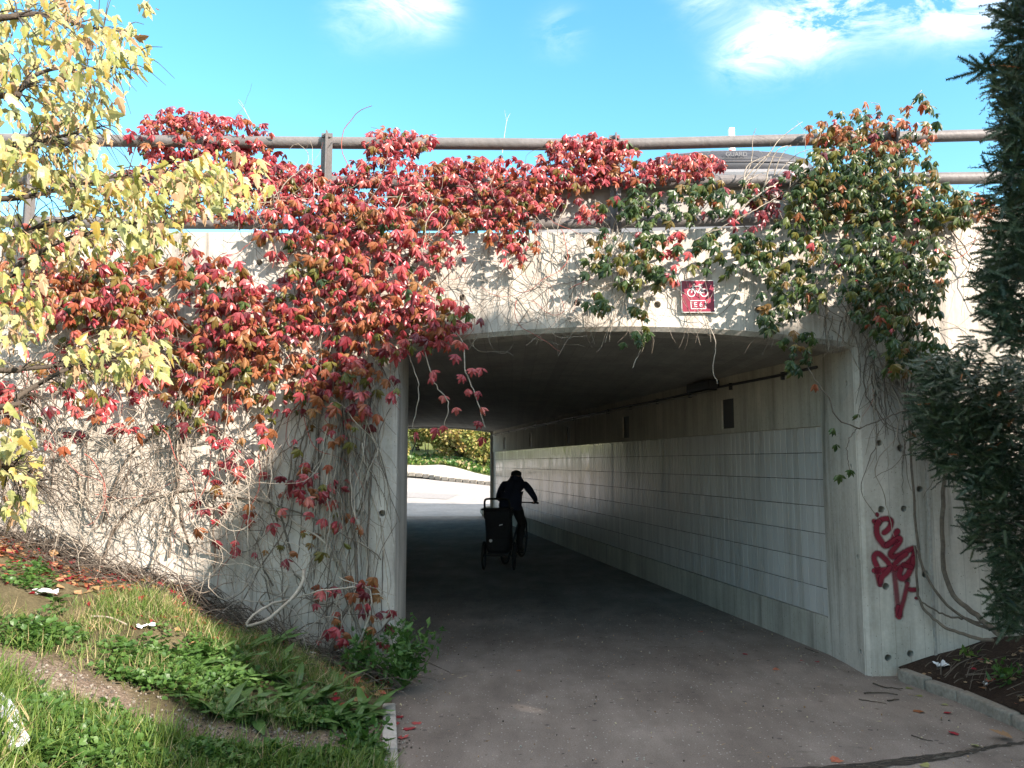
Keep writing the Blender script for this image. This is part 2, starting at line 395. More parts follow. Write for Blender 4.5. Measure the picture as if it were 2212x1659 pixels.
class MB:
    """collects shapes, becomes one mesh object"""
    def __init__(self): self.v = []; self.f = []; self.m = []; self.mi = 0

    def add(self, vs, fs):
        o = len(self.v); self.v += [tuple(map(float, x)) for x in vs]
        for f in fs: self.f.append(tuple(i + o for i in f)); self.m.append(self.mi)
        return self

    def box(self, c, s, M=None):
        x, y, z = (k / 2 for k in s)
        vs = [(-x, -y, -z), (x, -y, -z), (x, y, -z), (-x, y, -z), (-x, -y, z), (x, -y, z), (x, y, z), (-x, y, z)]
        if M is not None: vs = [tuple(M @ Vector(p)) for p in vs]
        vs = [(a + c[0], b_ + c[1], d + c[2]) for a, b_, d in vs]
        return self.add(vs, [(0, 3, 2, 1), (4, 5, 6, 7), (0, 1, 5, 4), (1, 2, 6, 5), (2, 3, 7, 6), (3, 0, 4, 7)])

    def rbox(self, c, s, r, M=None):
        """box with chamfered edges"""
        bm = bmesh.new(); bmesh.ops.create_cube(bm, size=1)
        for v in bm.verts: v.co = Vector((v.co.x * s[0], v.co.y * s[1], v.co.z * s[2]))
        bmesh.ops.bevel(bm, geom=bm.edges[:], offset=r, segments=2, affect='EDGES', profile=0.5)
        bm.verts.ensure_lookup_table()
        vs = [(M @ v.co if M is not None else v.co) + Vector(c) for v in bm.verts]
        fs = [tuple(v.index for v in f.verts) for f in bm.faces]
        bm.free()
        return self.add(vs, fs)

    def tube(self, pts, r, n=8, caps=True, closed=False):
        pts = [Vector(p) for p in pts]; k = len(pts)
        rs = r if hasattr(r, '__len__') else [r] * k
        vs, fs = [], []
        up = Vector((0.31, 0.22, 0.92)).normalized()
        for i, p in enumerate(pts):
            if closed: t = pts[(i + 1) % k] - pts[i - 1]
            else: t = pts[min(i + 1, k - 1)] - pts[max(i - 1, 0)]
            t.normalize()
            a = t.cross(up)
            if a.length < 0.05: a = t.cross(Vector((1, 0, 0)))
            a.normalize(); b_ = t.cross(a)
            for j in range(n):
                w = 2 * math.pi * j / n
                vs.append(p + (a * math.cos(w) + b_ * math.sin(w)) * rs[i])
        for i in range(k if closed else k - 1):
            for j in range(n):
                i2 = (i + 1) % k
                fs.append((i * n + j, i * n + (j + 1) % n, i2 * n + (j + 1) % n, i2 * n + j))
        if caps and not closed:
            fs.append(tuple(range(n - 1, -1, -1))); fs.append(tuple((k - 1) * n + j for j in range(n)))
        return self.add(vs, fs)

    def loft(self, rings, caps=True):
        n = len(rings[0]); vs = [p for r_ in rings for p in r_]; fs = []
        for i in range(len(rings) - 1):
            for j in range(n):
                fs.append((i * n + j, i * n + (j + 1) % n, (i + 1) * n + (j + 1) % n, (i + 1) * n + j))
        if caps:
            fs.append(tuple(range(n - 1, -1, -1))); fs.append(tuple((len(rings) - 1) * n + j for j in range(n)))
        return self.add(vs, fs)

    def build(self, name, mats, parent=None, smooth=False):
        me = bpy.data.meshes.new(name); me.from_pydata(self.v, [], self.f); me.validate()
        mats = mats if isinstance(mats, (list, tuple)) else [mats]
        for m_ in mats: me.materials.append(MATS[m_])
        if len(mats) > 1 and len(me.polygons) == len(self.m): me.polygons.foreach_set('material_index', self.m)
        if smooth: me.shade_smooth()
        bm = bmesh.new(); bm.from_mesh(me); bmesh.ops.recalc_face_normals(bm, faces=bm.faces[:]); bm.to_mesh(me); bm.free()
        o = bpy.data.objects.new(name, me)
        return link(o, parent)


def np_mesh(name, V, T, mats, mi=None, attrs=None, smooth=False):
    V = np.asarray(V, np.float32); T = np.asarray(T, np.int32); k = T.shape[1]
    me = bpy.data.meshes.new(name)
    me.vertices.add(len(V)); me.vertices.foreach_set('co', V.ravel())
    me.loops.add(T.size); me.loops.foreach_set('vertex_index', T.ravel())
    me.polygons.add(len(T)); me.polygons.foreach_set('loop_start', np.arange(0, T.size, k, dtype=np.int32))
    me.polygons.foreach_set('loop_total', np.full(len(T), k, np.int32))
    for m_ in (mats if isinstance(mats, (list, tuple)) else [mats]): me.materials.append(MATS[m_])
    if mi is not None: me.polygons.foreach_set('material_index', np.asarray(mi, np.int32))
    for a, vals in (attrs or {}).items():
        at2 = me.attributes.new(a, 'FLOAT', 'POINT'); at2.data.foreach_set('value', np.asarray(vals, np.float32))
    me.update(calc_edges=True)
    if smooth: me.shade_smooth()
    else: me.shade_flat()
    return me


def np_obj(name, V, T, mats, parent=None, **kw):
    return link(bpy.data.objects.new(name, np_mesh(name, V, T, mats, **kw)), parent)


def frames(ax, up):
    """rotation matrices whose columns are (side, normal, axis); ax, up (k,3)"""
    ax = ax / np.linalg.norm(ax, axis=1, keepdims=True)
    s = np.cross(up, ax); s /= np.maximum(np.linalg.norm(s, axis=1, keepdims=True), 1e-6)
    n = np.cross(ax, s)
    return np.stack([s, n, ax], axis=2)


def scatter(tmpls, which, Rm, S, P):
    """instances of triangle templates merged to arrays; returns V, T, leaf index per vertex / per face"""
    Vs, Ts, LV, LF = [], [], [], []; off = 0
    for t, (V0, T0) in enumerate(tmpls):
        idx = np.nonzero(which == t)[0]
        if not len(idx): continue
        V = np.einsum('kij,nj->kni', Rm[idx], V0) * S[idx][:, None, None] + P[idx][:, None, :]
        n = len(V0)
        T = T0[None] + (np.arange(len(idx)) * n)[:, None, None] + off
        Vs.append(V.reshape(-1, 3)); Ts.append(T.reshape(-1, 3))
        LV.append(np.repeat(idx, n)); LF.append(np.repeat(idx, len(T0)))
        off += n * len(idx)
    return np.concatenate(Vs), np.concatenate(Ts), np.concatenate(LV), np.concatenate(LF)


def tubes_np(curves, n=4):
    """curves: list of (points (k,3), r0, r1) -> V, quads"""
    Vs, Qs = [], []; off = 0
    for P, r0, r1 in curves:
        P = np.asarray(P, float); k = len(P)
        t = np.gradient(P, axis=0); t /= np.maximum(np.linalg.norm(t, axis=1, keepdims=True), 1e-9)
        a = np.cross(t, np.array([0.37, 0.61, 0.70])); a /= np.maximum(np.linalg.norm(a, axis=1, keepdims=True), 1e-6)
        b_ = np.cross(t, a)
        rs = np.linspace(r0, r1, k)[:, None, None]
        w = 2 * np.pi * np.arange(n) / n
        ring = P[:, None] + (a[:, None] * np.cos(w)[None, :, None] + b_[:, None] * np.sin(w)[None, :, None]) * rs
        Vs.append(ring.reshape(-1, 3))
        i, j = np.meshgrid(np.arange(k - 1), np.arange(n), indexing='ij')
        q = np.stack([i * n + j, i * n + (j + 1) % n, (i + 1) * n + (j + 1) % n, (i + 1) * n + j], -1).reshape(-1, 4) + off
        Qs.append(q); off += k * n
    return np.concatenate(Vs), np.concatenate(Qs)


def spline(P, n=24):
    """Catmull-Rom through points"""
    P = np.asarray(P, float)
    Q = np.vstack([2 * P[0] - P[1], P, 2 * P[-1] - P[-2]])
    out = []
    m_ = len(P) - 1
    for s in np.linspace(0, m_ - 1e-6, n):
        i = int(s); u = s - i
        p0, p1, p2, p3 = Q[i:i + 4]
        out.append(0.5 * (2 * p1 + (p2 - p0) * u + (2 * p0 - 5 * p1 + 4 * p2 - p3) * u * u + (3 * p1 - p0 - 3 * p2 + p3) * u ** 3))
    return np.array(out)


def smooth_noise(x, y, seed, scale):
    """cheap value noise on arrays"""
    r_ = np.random.default_rng(seed); g = r_.random((64, 64))
    x = np.asarray(x, float) / scale; y = np.asarray(y, float) / scale
    xi = np.floor(x).astype(int); yi = np.floor(y).astype(int); fx = x - xi; fy = y - yi
    fx = fx * fx * (3 - 2 * fx); fy = fy * fy * (3 - 2 * fy)
    G = lambda a, b_: g[a % 64, b_ % 64]
    return (G(xi, yi) * (1 - fx) + G(xi + 1, yi) * fx) * (1 - fy) + (G(xi, yi + 1) * (1 - fx) + G(xi + 1, yi + 1) * fx) * fy


# ------------------------------------------------------------------ the bridge
FAC = lambda X: 6.303 + 0.033 * X                        # front plane of the facade
TOPX = [-12, -2.3, 0.84, 2.0, 3.76, 6.0, 12]; TOPZ = [3.44, 3.473, 3.50, 3.57, 3.74, 3.93, 4.2]
wtop = lambda X: float(np.interp(X, TOPX, TOPZ))
JX, JY = 2.735, 7.083                                     # inner corner of the right jamb
TD = np.array([-0.192, 1.0]); TD /= np.linalg.norm(TD)    # direction of the tunnel
TN = np.array([TD[1], -TD[0]])                            # to its right
LEN = 17.75
W2 = lambda s, n_, z: (JX + TD[0] * s + TN[0] * n_, JY + TD[1] * s + TN[1] * n_, z)


def arch_pts(xl, xr, zl, zp, zr, n=22):
    out = []
    for i in range(n + 1):
        u = i / n; x = xl + (xr - xl) * u
        out.append((x, (zl + (zr - zl) * u) + (zp - (zl + zr) / 2) * 4 * u * (1 - u)))
    return out


def portal(name, x0, x1, xl, xr, thick, y0fn, zl=2.555, zp=2.70, zr=2.57, top=None, ch=0.035):
    """wall with an arched opening, chamfered along the opening's front edge"""
    op_in = [(xl, -0.3)] + arch_pts(xl, xr, zl, zp, zr) + [(xr, -0.3)]
    op_fr = [(xl - ch, -0.3)] + [(a + (-ch + 2 * ch * i / 22), z + ch) for i, (a, z) in enumerate(arch_pts(xl, xr, zl, zp, zr))] + [(xr + ch, -0.3)]
    outer = [(x1, -0.3)] + [(x, top(x)) for x in np.linspace(x1, x0, 25)] + [(x0, -0.3)]
    bm = bmesh.new()
    mk = lambda pts, dy: [bm.verts.new((x, y0fn(x) + dy, z)) for x, z in pts]
    of = mk(op_fr, 0); om = mk(op_in, ch); ob = mk(op_in, thick)
    uf = mk(outer, 0); ub = mk(outer, thick)
    bm.faces.new(of + uf)
    bm.faces.new(list(reversed(ob + ub)))
    for A, B in ((of, om), (om, ob), (ub, uf)):
        for i in range(len(A) - 1): bm.faces.new((A[i], A[i + 1], B[i + 1], B[i]))
    # bottom closing
    bm.faces.new((of[-1], uf[0], ub[0], ob[-1], om[-1])); bm.faces.new((uf[-1], of[0], om[0], ob[0], ub[-1]))
    bmesh.ops.recalc_face_normals(bm, faces=bm.faces[:])
    return bm


bridge = empty('road_underpass', (0.9, 6.3, 0), 'grey concrete road underpass with a low arched opening for the path', 'underpass')
bm = portal('f', -12, 12, -0.905, 2.755, 0.34, FAC, top=wtop)
me = bpy.data.meshes.new('facade_wall'); bm.to_mesh(me); bm.free()
facade = bpy.data.objects.new('facade_wall', me); COL.objects.link(facade)
# tie holes left by the shuttering, cut into the concrete
cut = MB()
for x, y in [(2270, 1028), (2308, 1212), (2630, 1218), (2988, 1007), (3033, 1238), (1607, 1050), (1037, 1050), (1428, 2053), (1528, 2053),
             (3512, 1538), (3590, 1536), (3518, 1772), (3602, 1791), (3526, 2038), (3616, 2035), (3680, 1956), (3544, 2346), (3631, 2323),
             (3553, 2632), (3642, 2615), (3702, 2297), (1180, 1500), (880, 1420), (700, 1960), (1180, 1800), (2480, 1095), (1850, 1190), (3790, 1640)]:
    p = at(x / 4 / K, y / 4 / K, 6.3); Y = FAC(p[0]); p = at(x / 4 / K, y / 4 / K, Y)
    r_ = 0.025 + 0.005 * random.random()
    cut.tube([(p[0], Y - 0.05, p[2]), (p[0], Y + 0.10, p[2])], r_, 12)
for z, yy in ((2.30, 6.56), (0.90, 6.48), (0.16, 6.50), (1.62, 6.54)):
    cut.tube([(2.60, yy, z), (2.86, yy, z)], 0.022, 12)
cutter = cut.build('cutter', 'grout')
md = facade.modifiers.new('b', 'BOOLEAN'); md.object = cutter; md.operation = 'DIFFERENCE'; md.solver = 'EXACT'
dg = bpy.context.evaluated_depsgraph_get()
me2 = bpy.data.meshes.new_from_object(facade.evaluated_get(dg))
facade.modifiers.clear(); facade.data = me2; me2.name = 'facade_wall'
me2.materials.clear(); me2.materials.append(MATS['concrete_facade'])
bpy.data.objects.remove(cutter, do_unlink=True)
facade.parent = bridge; facade.matrix_parent_inverse = bridge.matrix_basis.inverted()

# far portal
bm = portal('f2', -16, 8, -0.95 - 3.40, 2.735 - 3.40, 0.4, lambda x: 24.42 + 0.033 * x, top=lambda x: 3.5, ch=0.03)
me = bpy.data.meshes.new('far_facade_wall'); bm.to_mesh(me); bm.free(); me.materials.append(MATS['concrete_facade'])
link(bpy.data.objects.new('far_facade_wall', me), bridge)


def wbox(mb, s0, s1, n0, n1, z0, z1):
    vs = [W2(s, n_, z) for z in (z0, z1) for (s, n_) in ((s0, n0), (s1, n0), (s1, n1), (s0, n1))]
    return mb.add(vs, [(0, 3, 2, 1), (4, 5, 6, 7), (0, 1, 5, 4), (1, 2, 6, 5), (2, 3, 7, 6), (3, 0, 4, 7)])


# right jamb between facade and tiled wall
mb = MB()
for z0, z1 in ((-0.2, 2.78),):
    vs = [(2.7565, FAC(2.75) + 0.338, z0), (JX, JY, z0), (3.4, JY, z0), (3.4, FAC(3.4) + 0.338, z0)]
    vs += [(a, b_, z1) for a, b_, _ in vs]
    mb.add(vs, [(0, 3, 2, 1), (4, 5, 6, 7), (0, 1, 5, 4), (1, 2, 6, 5), (2, 3, 7, 6), (3, 0, 4, 7)])
mb.build('jamb', 'concrete_facade', bridge)
mb = MB(); WL = -3.66                                     # left wall, the same section mirrored
vs = [(-0.9065, FAC(-0.9) + 0.338, -0.2), (-0.92, 7.08, -0.2), (-1.6, 7.08, -0.2), (-1.6, FAC(-1.6) + 0.338, -0.2)]
vs += [(a, b_, 2.78) for a, b_, _ in vs]
mb.add(vs, [(0, 3, 2, 1), (4, 5, 6, 7), (0, 1, 5, 4), (1, 2, 6, 5), (2, 3, 7, 6), (3, 0, 4, 7)])
mb.build('jamb', 'concrete_facade', bridge)
Z0, Z1 = 0.311, 1.971
# plinths
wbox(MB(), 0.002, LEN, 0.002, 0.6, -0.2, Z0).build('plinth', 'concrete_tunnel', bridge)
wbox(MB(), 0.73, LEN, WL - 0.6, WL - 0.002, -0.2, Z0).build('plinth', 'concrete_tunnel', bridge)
# upper wall with niches
mb = MB()
NS = [1.82 + 3.45 * i for i in range(5)]
edges = [0.002]
for s in NS: edges += [s - 0.15, s + 0.15]
edges.append(LEN)
wbox(mb, 0.002, LEN, 0.002, 0.55, Z1, 2.025); wbox(mb, 0.002, LEN, 0.002, 0.55, 2.352, 2.80)
for i in range(0, len(edges), 2): wbox(mb, edges[i], edges[i + 1], 0.002, 0.55, 2.025, 2.352)
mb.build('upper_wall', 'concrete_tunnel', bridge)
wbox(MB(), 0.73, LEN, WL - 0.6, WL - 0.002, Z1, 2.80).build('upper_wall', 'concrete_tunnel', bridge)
for s in NS:
    wbox(MB(), s - 0.149, s + 0.149, 0.022, 0.10, 2.026, 2.351).build('niche_plate', 'plate', bridge)
# tile backing (grout) and tiles
back = wbox(MB(), 0.002, LEN, 0.034, 0.6, Z0, Z1).build('tile_backing', 'grout', bridge)
wbox(MB(), 0.73, LEN, WL - 0.6, WL - 0.034, Z0, Z1).build('tile_backing', 'grout', bridge)
TW, TH, GAP = 0.1055, (Z1 - Z0) / 7, 0.0055
tw, th, td = TW - GAP, TH - 0.0055, 0.012


def tile_box():
    x, z = tw / 2, th / 2; bv = 0.0015
    V = np.array([(-x, 0, -z), (x, 0, -z), (x, 0, z), (-x, 0, z), (-x, -td + bv, -z), (x, -td + bv, -z), (x, -td + bv, z), (-x, -td + bv, z),
                  (-x + bv, -td, -z + bv), (x - bv, -td, -z + bv), (x - bv, -td, z - bv), (-x + bv, -td, z - bv)], float)
    Q = [(0, 1, 5, 4), (1, 2, 6, 5), (2, 3, 7, 6), (3, 0, 4, 7), (4, 5, 9, 8), (5, 6, 10, 9), (6, 7, 11, 10), (7, 4, 8, 11), (8, 9, 10, 11)]
    T = []
    for a, b_, c, d in Q: T += [(a, b_, c), (a, c, d)]
    return V, np.array(T)


tV, tT = tile_box()
tile_me = np_mesh('tile', tV, tT, 'glazed_tile')
rotw = Matrix(((TD[0], TN[0], 0), (TD[1], TN[1], 0), (0, 0, 1))).to_4x4()   # x along wall, y into wall
NEARC = 42
ncol = int((LEN - 0.02) / TW)
far_P, far_R = [], []
RW = np.array(rotw.to_3x3())
for c in range(ncol):
    for r_ in range(7):
        s = 0.004 + TW * (c + 0.5); z = Z0 + TH * (r_ + 0.5) + 0.002
        p = W2(s, 0.0338, z)
        if c < NEARC:
            o = bpy.data.objects.new('tile', tile_me)
            wob = Matrix.Rotation(R(random.uniform(-0.12, 0.12)), 4, 'Z') @ Matrix.Rotation(R(random.uniform(-0.1, 0.1)), 4, 'X')
            o.matrix_world = Matrix.Translation(p) @ rotw @ wob
            COL.objects.link(o); o.parent = bridge; o.matrix_parent_inverse = bridge.matrix_basis.inverted()
        else:
            a = RNG.normal(0, 0.0015); b2 = RNG.normal(0, 0.0015)
            ry = np.array([[1, a, 0], [-a, 1, b2], [0, -b2, 1]])
            far_P.append(p); far_R.append(RW @ ry)
        # left wall
        if s > 0.8: far_P.append(W2(s, WL - 0.0338, z)); far_R.append(RW @ np.diag([-1, -1, 1]))
far_P = np.array(far_P); far_R = np.array(far_R)
V, T, LV, LF = scatter([(tV, tT)], np.zeros(len(far_P), int), far_R, np.ones(len(far_P)), far_P)
rv = RNG.random(len(far_P))
tag(np_obj('wall_tiles', V, T, 'glazed_tile', bridge, attrs={'rnd': rv[LV]}), kind='stuff')
# vaulted ceiling
prof = arch_pts(WL - 0.3, 0.3, 2.555, 2.725, 2.555, 28)
mb = MB(); lo = []; hi_ = []
for s in (-0.46, LEN):
    lo.append([W2(s, n_, z) for n_, z in prof]); hi_.append([W2(s, n_, 3.3) for n_, z in prof])
n = len(prof)
vs = lo[0] + lo[1] + hi_[0] + hi_[1]; fs = []
for i in range(n - 1):
    fs += [(i, i + 1, n + i + 1, n + i), (2 * n + i, 3 * n + i, 3 * n + i + 1, 2 * n + i + 1)]
mb.add(vs, fs)
# trim the sheared first ring so that it starts just behind the facade
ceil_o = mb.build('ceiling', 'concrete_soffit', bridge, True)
for v in ceil_o.data.vertices:
    if v.co.y < 12: v.co.y = FAC(v.co.x) + 0.342
# edge slab above the arch keeps the daylight out of the vault
MB().box((0, 15.6, 3.37), (30, 17.4, 0.14)).build('deck_slab', 'concrete_soffit', bridge)
# vertical expansion joint beside the right pier, filled with a pale strip
p0 = at(1985, 900, 6.3)
MB().box((3.30, FAC(3.30) - 0.002, 1.5), (0.022, 0.022, 3.4)).build('expansion_joint', 'kerb_stone', bridge)

deck = MB().add([(-60, 6.66, 3.445), (60, 6.66, 3.445), (60, 24.2, 3.445), (-60, 24.2, 3.445)], [(0, 1, 2, 3)]).build('road', 'asphalt_patch')
tag(deck, kind='structure')

# ------------------------------------------------------------------ ground
tag(MB().add([(-400, -300, -0.35), (400, -300, -0.35), (400, 900, -0.35), (-400, 900, -0.35)], [(0, 1, 2, 3)]).build('ground', 'earth'), kind='structure')
path = MB()
path.add([(-3, -6, 0), (6, -6, 0), (6, 6.75, 0), (-3, 6.75, 0)], [(0, 1, 2, 3)])
path.add([(-1.4, 6.75, 0), (3.2, 6.75, 0), (-0.2, 24.9, 0), (-4.9, 24.9, 0)], [(0, 1, 2, 3)])
tag(path.build('path', 'asphalt'), kind='structure')
edge_x = lambda Y: -0.919 + (6.273 - Y) * 0.158           # left edge of the path


def bank_z(X, Y):
    X = np.asarray(X, float); Y = np.asarray(Y, float)
    d = edge_x(Y) - X
    z = np.interp(d, [-0.3, 0, 0.15, 0.9, 1.6, 3.1, 6, 12], [0.03, 0.045, 0.07, 0.34, 0.70, 1.14, 1.6, 2.2])
    g = np.clip(0.70 + 0.30 * (Y - 3) / 3.3, 0.5, 1.0)
    return z * g + (smooth_noise(X, Y, 3, 0.45) - 0.5) * 0.09 * np.clip(d * 2, 0, 1) + (smooth_noise(X, Y, 5, 0.13) - 0.5) * 0.025 * np.clip(d * 3, 0, 1)


def on_bank(x, y, zfn=None, far=6.25):
    r_ = ray(x * K, y * K); zf = zfn or bank_z
    ks = np.linspace(1.5, far / r_[1], 260)
    P = np.array([0, 0, CAMH])[None] + ks[:, None] * r_[None]
    below = P[:, 2] < zf(P[:, 0], P[:, 1])
    i = int(np.argmax(below)) if below.any() else len(ks) - 1
    return P[i]


TRAIL = np.array([on_bank(x, y)[:2] for x, y in [(-300, 1380), (0, 1440), (150, 1480), (300, 1540), (450, 1585), (600, 1605), (720, 1605), (835, 1597)]])


def trail_dist(X, Y):
    best = np.full(np.shape(X), 9.0)
    for a, b_ in zip(TRAIL[:-1], TRAIL[1:]):
        ab = b_ - a; L = ab @ ab
        t = np.clip(((X - a[0]) * ab[0] + (Y - a[1]) * ab[1]) / L, 0, 1)
        best = np.minimum(best, np.hypot(X - a[0] - t * ab[0], Y - a[1] - t * ab[1]))
    return best


nx, ny = 230, 200
gx = -np.concatenate([np.linspace(0, 4.5, 180), np.linspace(4.6, 11, nx - 180)])   # offset left of the path edge
gy = np.linspace(-3, 6.29, ny)
DX, YY = np.meshgrid(gx, gy, indexing='ij'); XX = edge_x(YY) + DX
ZZ = bank_z(XX, YY)
Vb = np.stack([XX, YY, ZZ], -1).reshape(-1, 3)
i, j = np.meshgrid(np.arange(nx - 1), np.arange(ny - 1), indexing='ij')
Qb = np.stack([i * ny + j, (i + 1) * ny + j, (i + 1) * ny + j + 1, i * ny + j + 1], -1).reshape(-1, 4)
dt = trail_dist(Vb[:, 0], Vb[:, 1]) + (smooth_noise(Vb[:, 0], Vb[:, 1], 9, 0.2) - 0.5) * 0.26 + (smooth_noise(Vb[:, 0], Vb[:, 1], 19, 0.06) - 0.5) * 0.2
bank = np_obj('bank', Vb, Qb[:, ::-1], 'bank_soil', attrs={'dirt': np.clip(1.3 - dt / 0.15, 0, 1)}, smooth=True)
tag(bank, kind='structure')

kerb = empty('edge_kerb', (-0.7, 4.6, 0), 'weathered pale concrete kerb along the left edge of the path', 'kerb')
for y0 in np.arange(1.2, 5.5, 0.86):
    y1 = min(y0 + 0.85, 5.55); xa, xb = edge_x(y0), edge_x(y1)
    mb = MB(); h = 0.085
    M = Matrix.Rotation(math.atan2(-(xb - xa), y1 - y0), 3, 'Z')
    mb.rbox(((xa + xb) / 2 - 0.02, (y0 + y1) / 2, h / 2 - 0.02), (0.085, y1 - y0, h), 0.012, M).build('kerb_stone', 'kerb_stone', kerb)


# right bed
def bed_z(X, Y):
    X = np.asarray(X, float); Y = np.asarray(Y, float)
    d = X - np.interp(Y, [2, 5.07, 5.77, 6.35], [3.4, 3.2, 3.13, 2.98])
    return np.interp(d, [-0.1, 0.05, 0.5, 1.2, 4], [0.02, 0.075, 0.20, 0.38, 0.75]) + (smooth_noise(X, Y, 13, 0.25) - 0.5) * 0.07


nx2, ny2 = 90, 90
YY, DX = np.meshgrid(np.linspace(0.5, 6.46, ny2), np.concatenate([np.linspace(0.02, 1.6, 60), np.linspace(1.7, 6, 30)]))
XX = np.interp(YY, [2, 5.07, 5.77, 6.35], [3.4, 3.2, 3.13, 2.98]) + DX
Vb2 = np.stack([XX, YY, bed_z(XX, YY)], -1).reshape(-1, 3)
i, j = np.meshgrid(np.arange(89), np.arange(89), indexing='ij')
Qb2 = np.stack([i * 90 + j, (i + 1) * 90 + j, (i + 1) * 90 + j + 1, i * 90 + j + 1], -1).reshape(-1, 4)
tag(np_obj('soil_bed', Vb2, Qb2, 'bed_soil', smooth=True), kind='structure')
kerb2 = empty('bed_kerb', (3.1, 5.5, 0), 'low granite kerb of rough stones edging the dark soil bed', 'kerb')
KP = np.array([(2.93, 6.30), (2.995, 6.02), (3.075, 5.74), (3.135, 5.22), (3.155, 4.55), (3.2, 3.9), (3.25, 3.2)])
for a, b_ in zip(KP[:-1], KP[1:]):
    c = (a + b_) / 2; L = np.linalg.norm(b_ - a); M = Matrix.Rotation(math.atan2(b_[1] - a[1], b_[0] - a[0]) + random.uniform(-.02, .02), 3, 'Z')
    h = 0.098 + random.uniform(-0.012, 0.012)
    MB().rbox((c[0] + 0.045, c[1], h / 2 - 0.02), (L - 0.012, 0.085, h), 0.014, M).build('kerb_stone', 'kerb_granite', kerb2)

# cold joint / crack in the asphalt, filled with dirt
ck = np.array([(0.05, 4.43, 0), (0.9, 4.46, 0), (1.55, 4.50, 0), (2.05, 4.58, 0), (2.5, 4.72, 0), (2.85, 4.86, 0), (3.12, 4.93, 0)])
sp_ = spline(ck, 60); wv = 0.012 + 0.030 * np.exp(-((np.linspace(0, 1, 60) - 0.55) / 0.16) ** 2) + 0.008 * RNG.random(60)
t_ = np.gradient(sp_, axis=0); nrm = np.stack([-t_[:, 1], t_[:, 0], 0 * t_[:, 0]], 1); nrm /= np.linalg.norm(nrm, axis=1, keepdims=True)
jit = (RNG.random((60, 1)) - 0.5) * 0.02
A = sp_ + nrm * (wv[:, None] + jit); B = sp_ - nrm * (wv[:, None] - jit)
V = np.concatenate([A, B]); V[:, 2] = 0.004
Q = np.array([(i, i + 1, 60 + i + 1, 60 + i) for i in range(59)])
tag(np_obj('asphalt_joint', V, Q, 'crack'), kind='structure')

# ------------------------------------------------------------------ far side of the tunnel
fy = [24.85, 27, 30, 33, 34.5, 36.5]; fz = [0.004, 0.06, 0.30, 0.66, 0.85, 1.02]
mb = MB(); vs = []
for y, z in zip(fy, fz): vs += [(-30, y, z + 0.28 * (y > 29)), (-8, y, z + 0.12 * (y > 29)), (-4.4, y, z), (-0.5, y, z - 0.1 * (y > 29)), (12, y, z - 0.25 * (y > 29))]
fs = [(r_ * 5 + c, r_ * 5 + c + 1, r_ * 5 + c + 6, r_ * 5 + c + 5) for r_ in range(len(fy) - 1) for c in range(4)]
tag(mb.add(vs, fs).build('far_road', 'asphalt_pale', smooth=True), kind='structure')
rz = lambda x, y: float(np.interp(y, fy, fz) + np.interp(x, [-30, -8, -4.4, -.5, 12], [.28, .12, 0, -.1, -.25])) + .012
pt = MB().add([(x, y, rz(x, y)) for x, y in ((-4.38, 30.4), (-2.4, 30.2), (-2.1, 31.3), (-4.38, 31.6))], [(0, 1, 2, 3)]).build('road_patch', 'asphalt_patch'); tag(pt, kind='structure')
lowp = [(-14, 37, 1.9), (-5.09, 36, 1.19), (-2.94, 35, 0.945), (-0.9, 34, 0.77), (1.5, 33, 0.6), (9, 31, 0.4)]
upp = [(-15, 43, 2.3), (-5.67, 40, 1.557), (-3.28, 39, 1.515), (-0.98, 37, 1.035), (1.6, 35.5, 0.85), (9.5, 33.5, 0.6)]
L_ = spline(lowp, 50); U_ = spline(upp, 50)
V = np.concatenate([L_, U_]); Q = np.array([(i, i + 1, 50 + i + 1, 50 + i) for i in range(49)])
tag(np_obj('cobbled_apron', V, Q, 'cobbles'), kind='structure')
G_ = U_ + np.array([0, 14, 3.2]); V = np.concatenate([U_ - [0, 0, .01], U_ + np.array([0, 3, 0.35]), G_]);
Q = np.concatenate([np.array([(i, i + 1, 50 + i + 1, 50 + i) for i in range(49)]), np.array([(50 + i, 50 + i + 1, 100 + i + 1, 100 + i) for i in range(49)])])
tag(np_obj('far_slope', V, Q, 'far_turf'), kind='structure')
fk = empty('far_kerb', tuple(L_[20]), 'row of small kerb stones below the bright cobbled slope beyond the tunnel', 'kerb')
d_ = np.cumsum(np.r_[0, np.linalg.norm(np.diff(L_, axis=0), axis=1)])
for s in np.arange(7.0, 17.0, 0.36):
    p = np.array([np.interp(s, d_, L_[:, k]) for k in range(3)]); q = np.array([np.interp(s + 0.3, d_, L_[:, k]) for k in range(3)])
    M = Matrix.Rotation(math.atan2(q[1] - p[1], q[0] - p[0]), 3, 'Z')
    MB().rbox((p + q) / 2 + np.array([0, -0.05, 0.0]), (0.31, 0.14, 0.17), 0.02, M).build('kerb_stone', 'kerb_granite', fk)


def leaf_quads(k, size):
    """small diamond leaf: 2 tris"""
    V = np.array([(0, 0, 0), (0.5, 0.12, 0.5), (0, 0, 1), (-0.5, 0.12, 0.5)], float) * size
    return V, np.array([(0, 1, 2), (0, 2, 3)])


def rand_dirs(k, rng=RNG):
    v = rng.normal(size=(k, 3)); return v / np.linalg.norm(v, axis=1, keepdims=True)


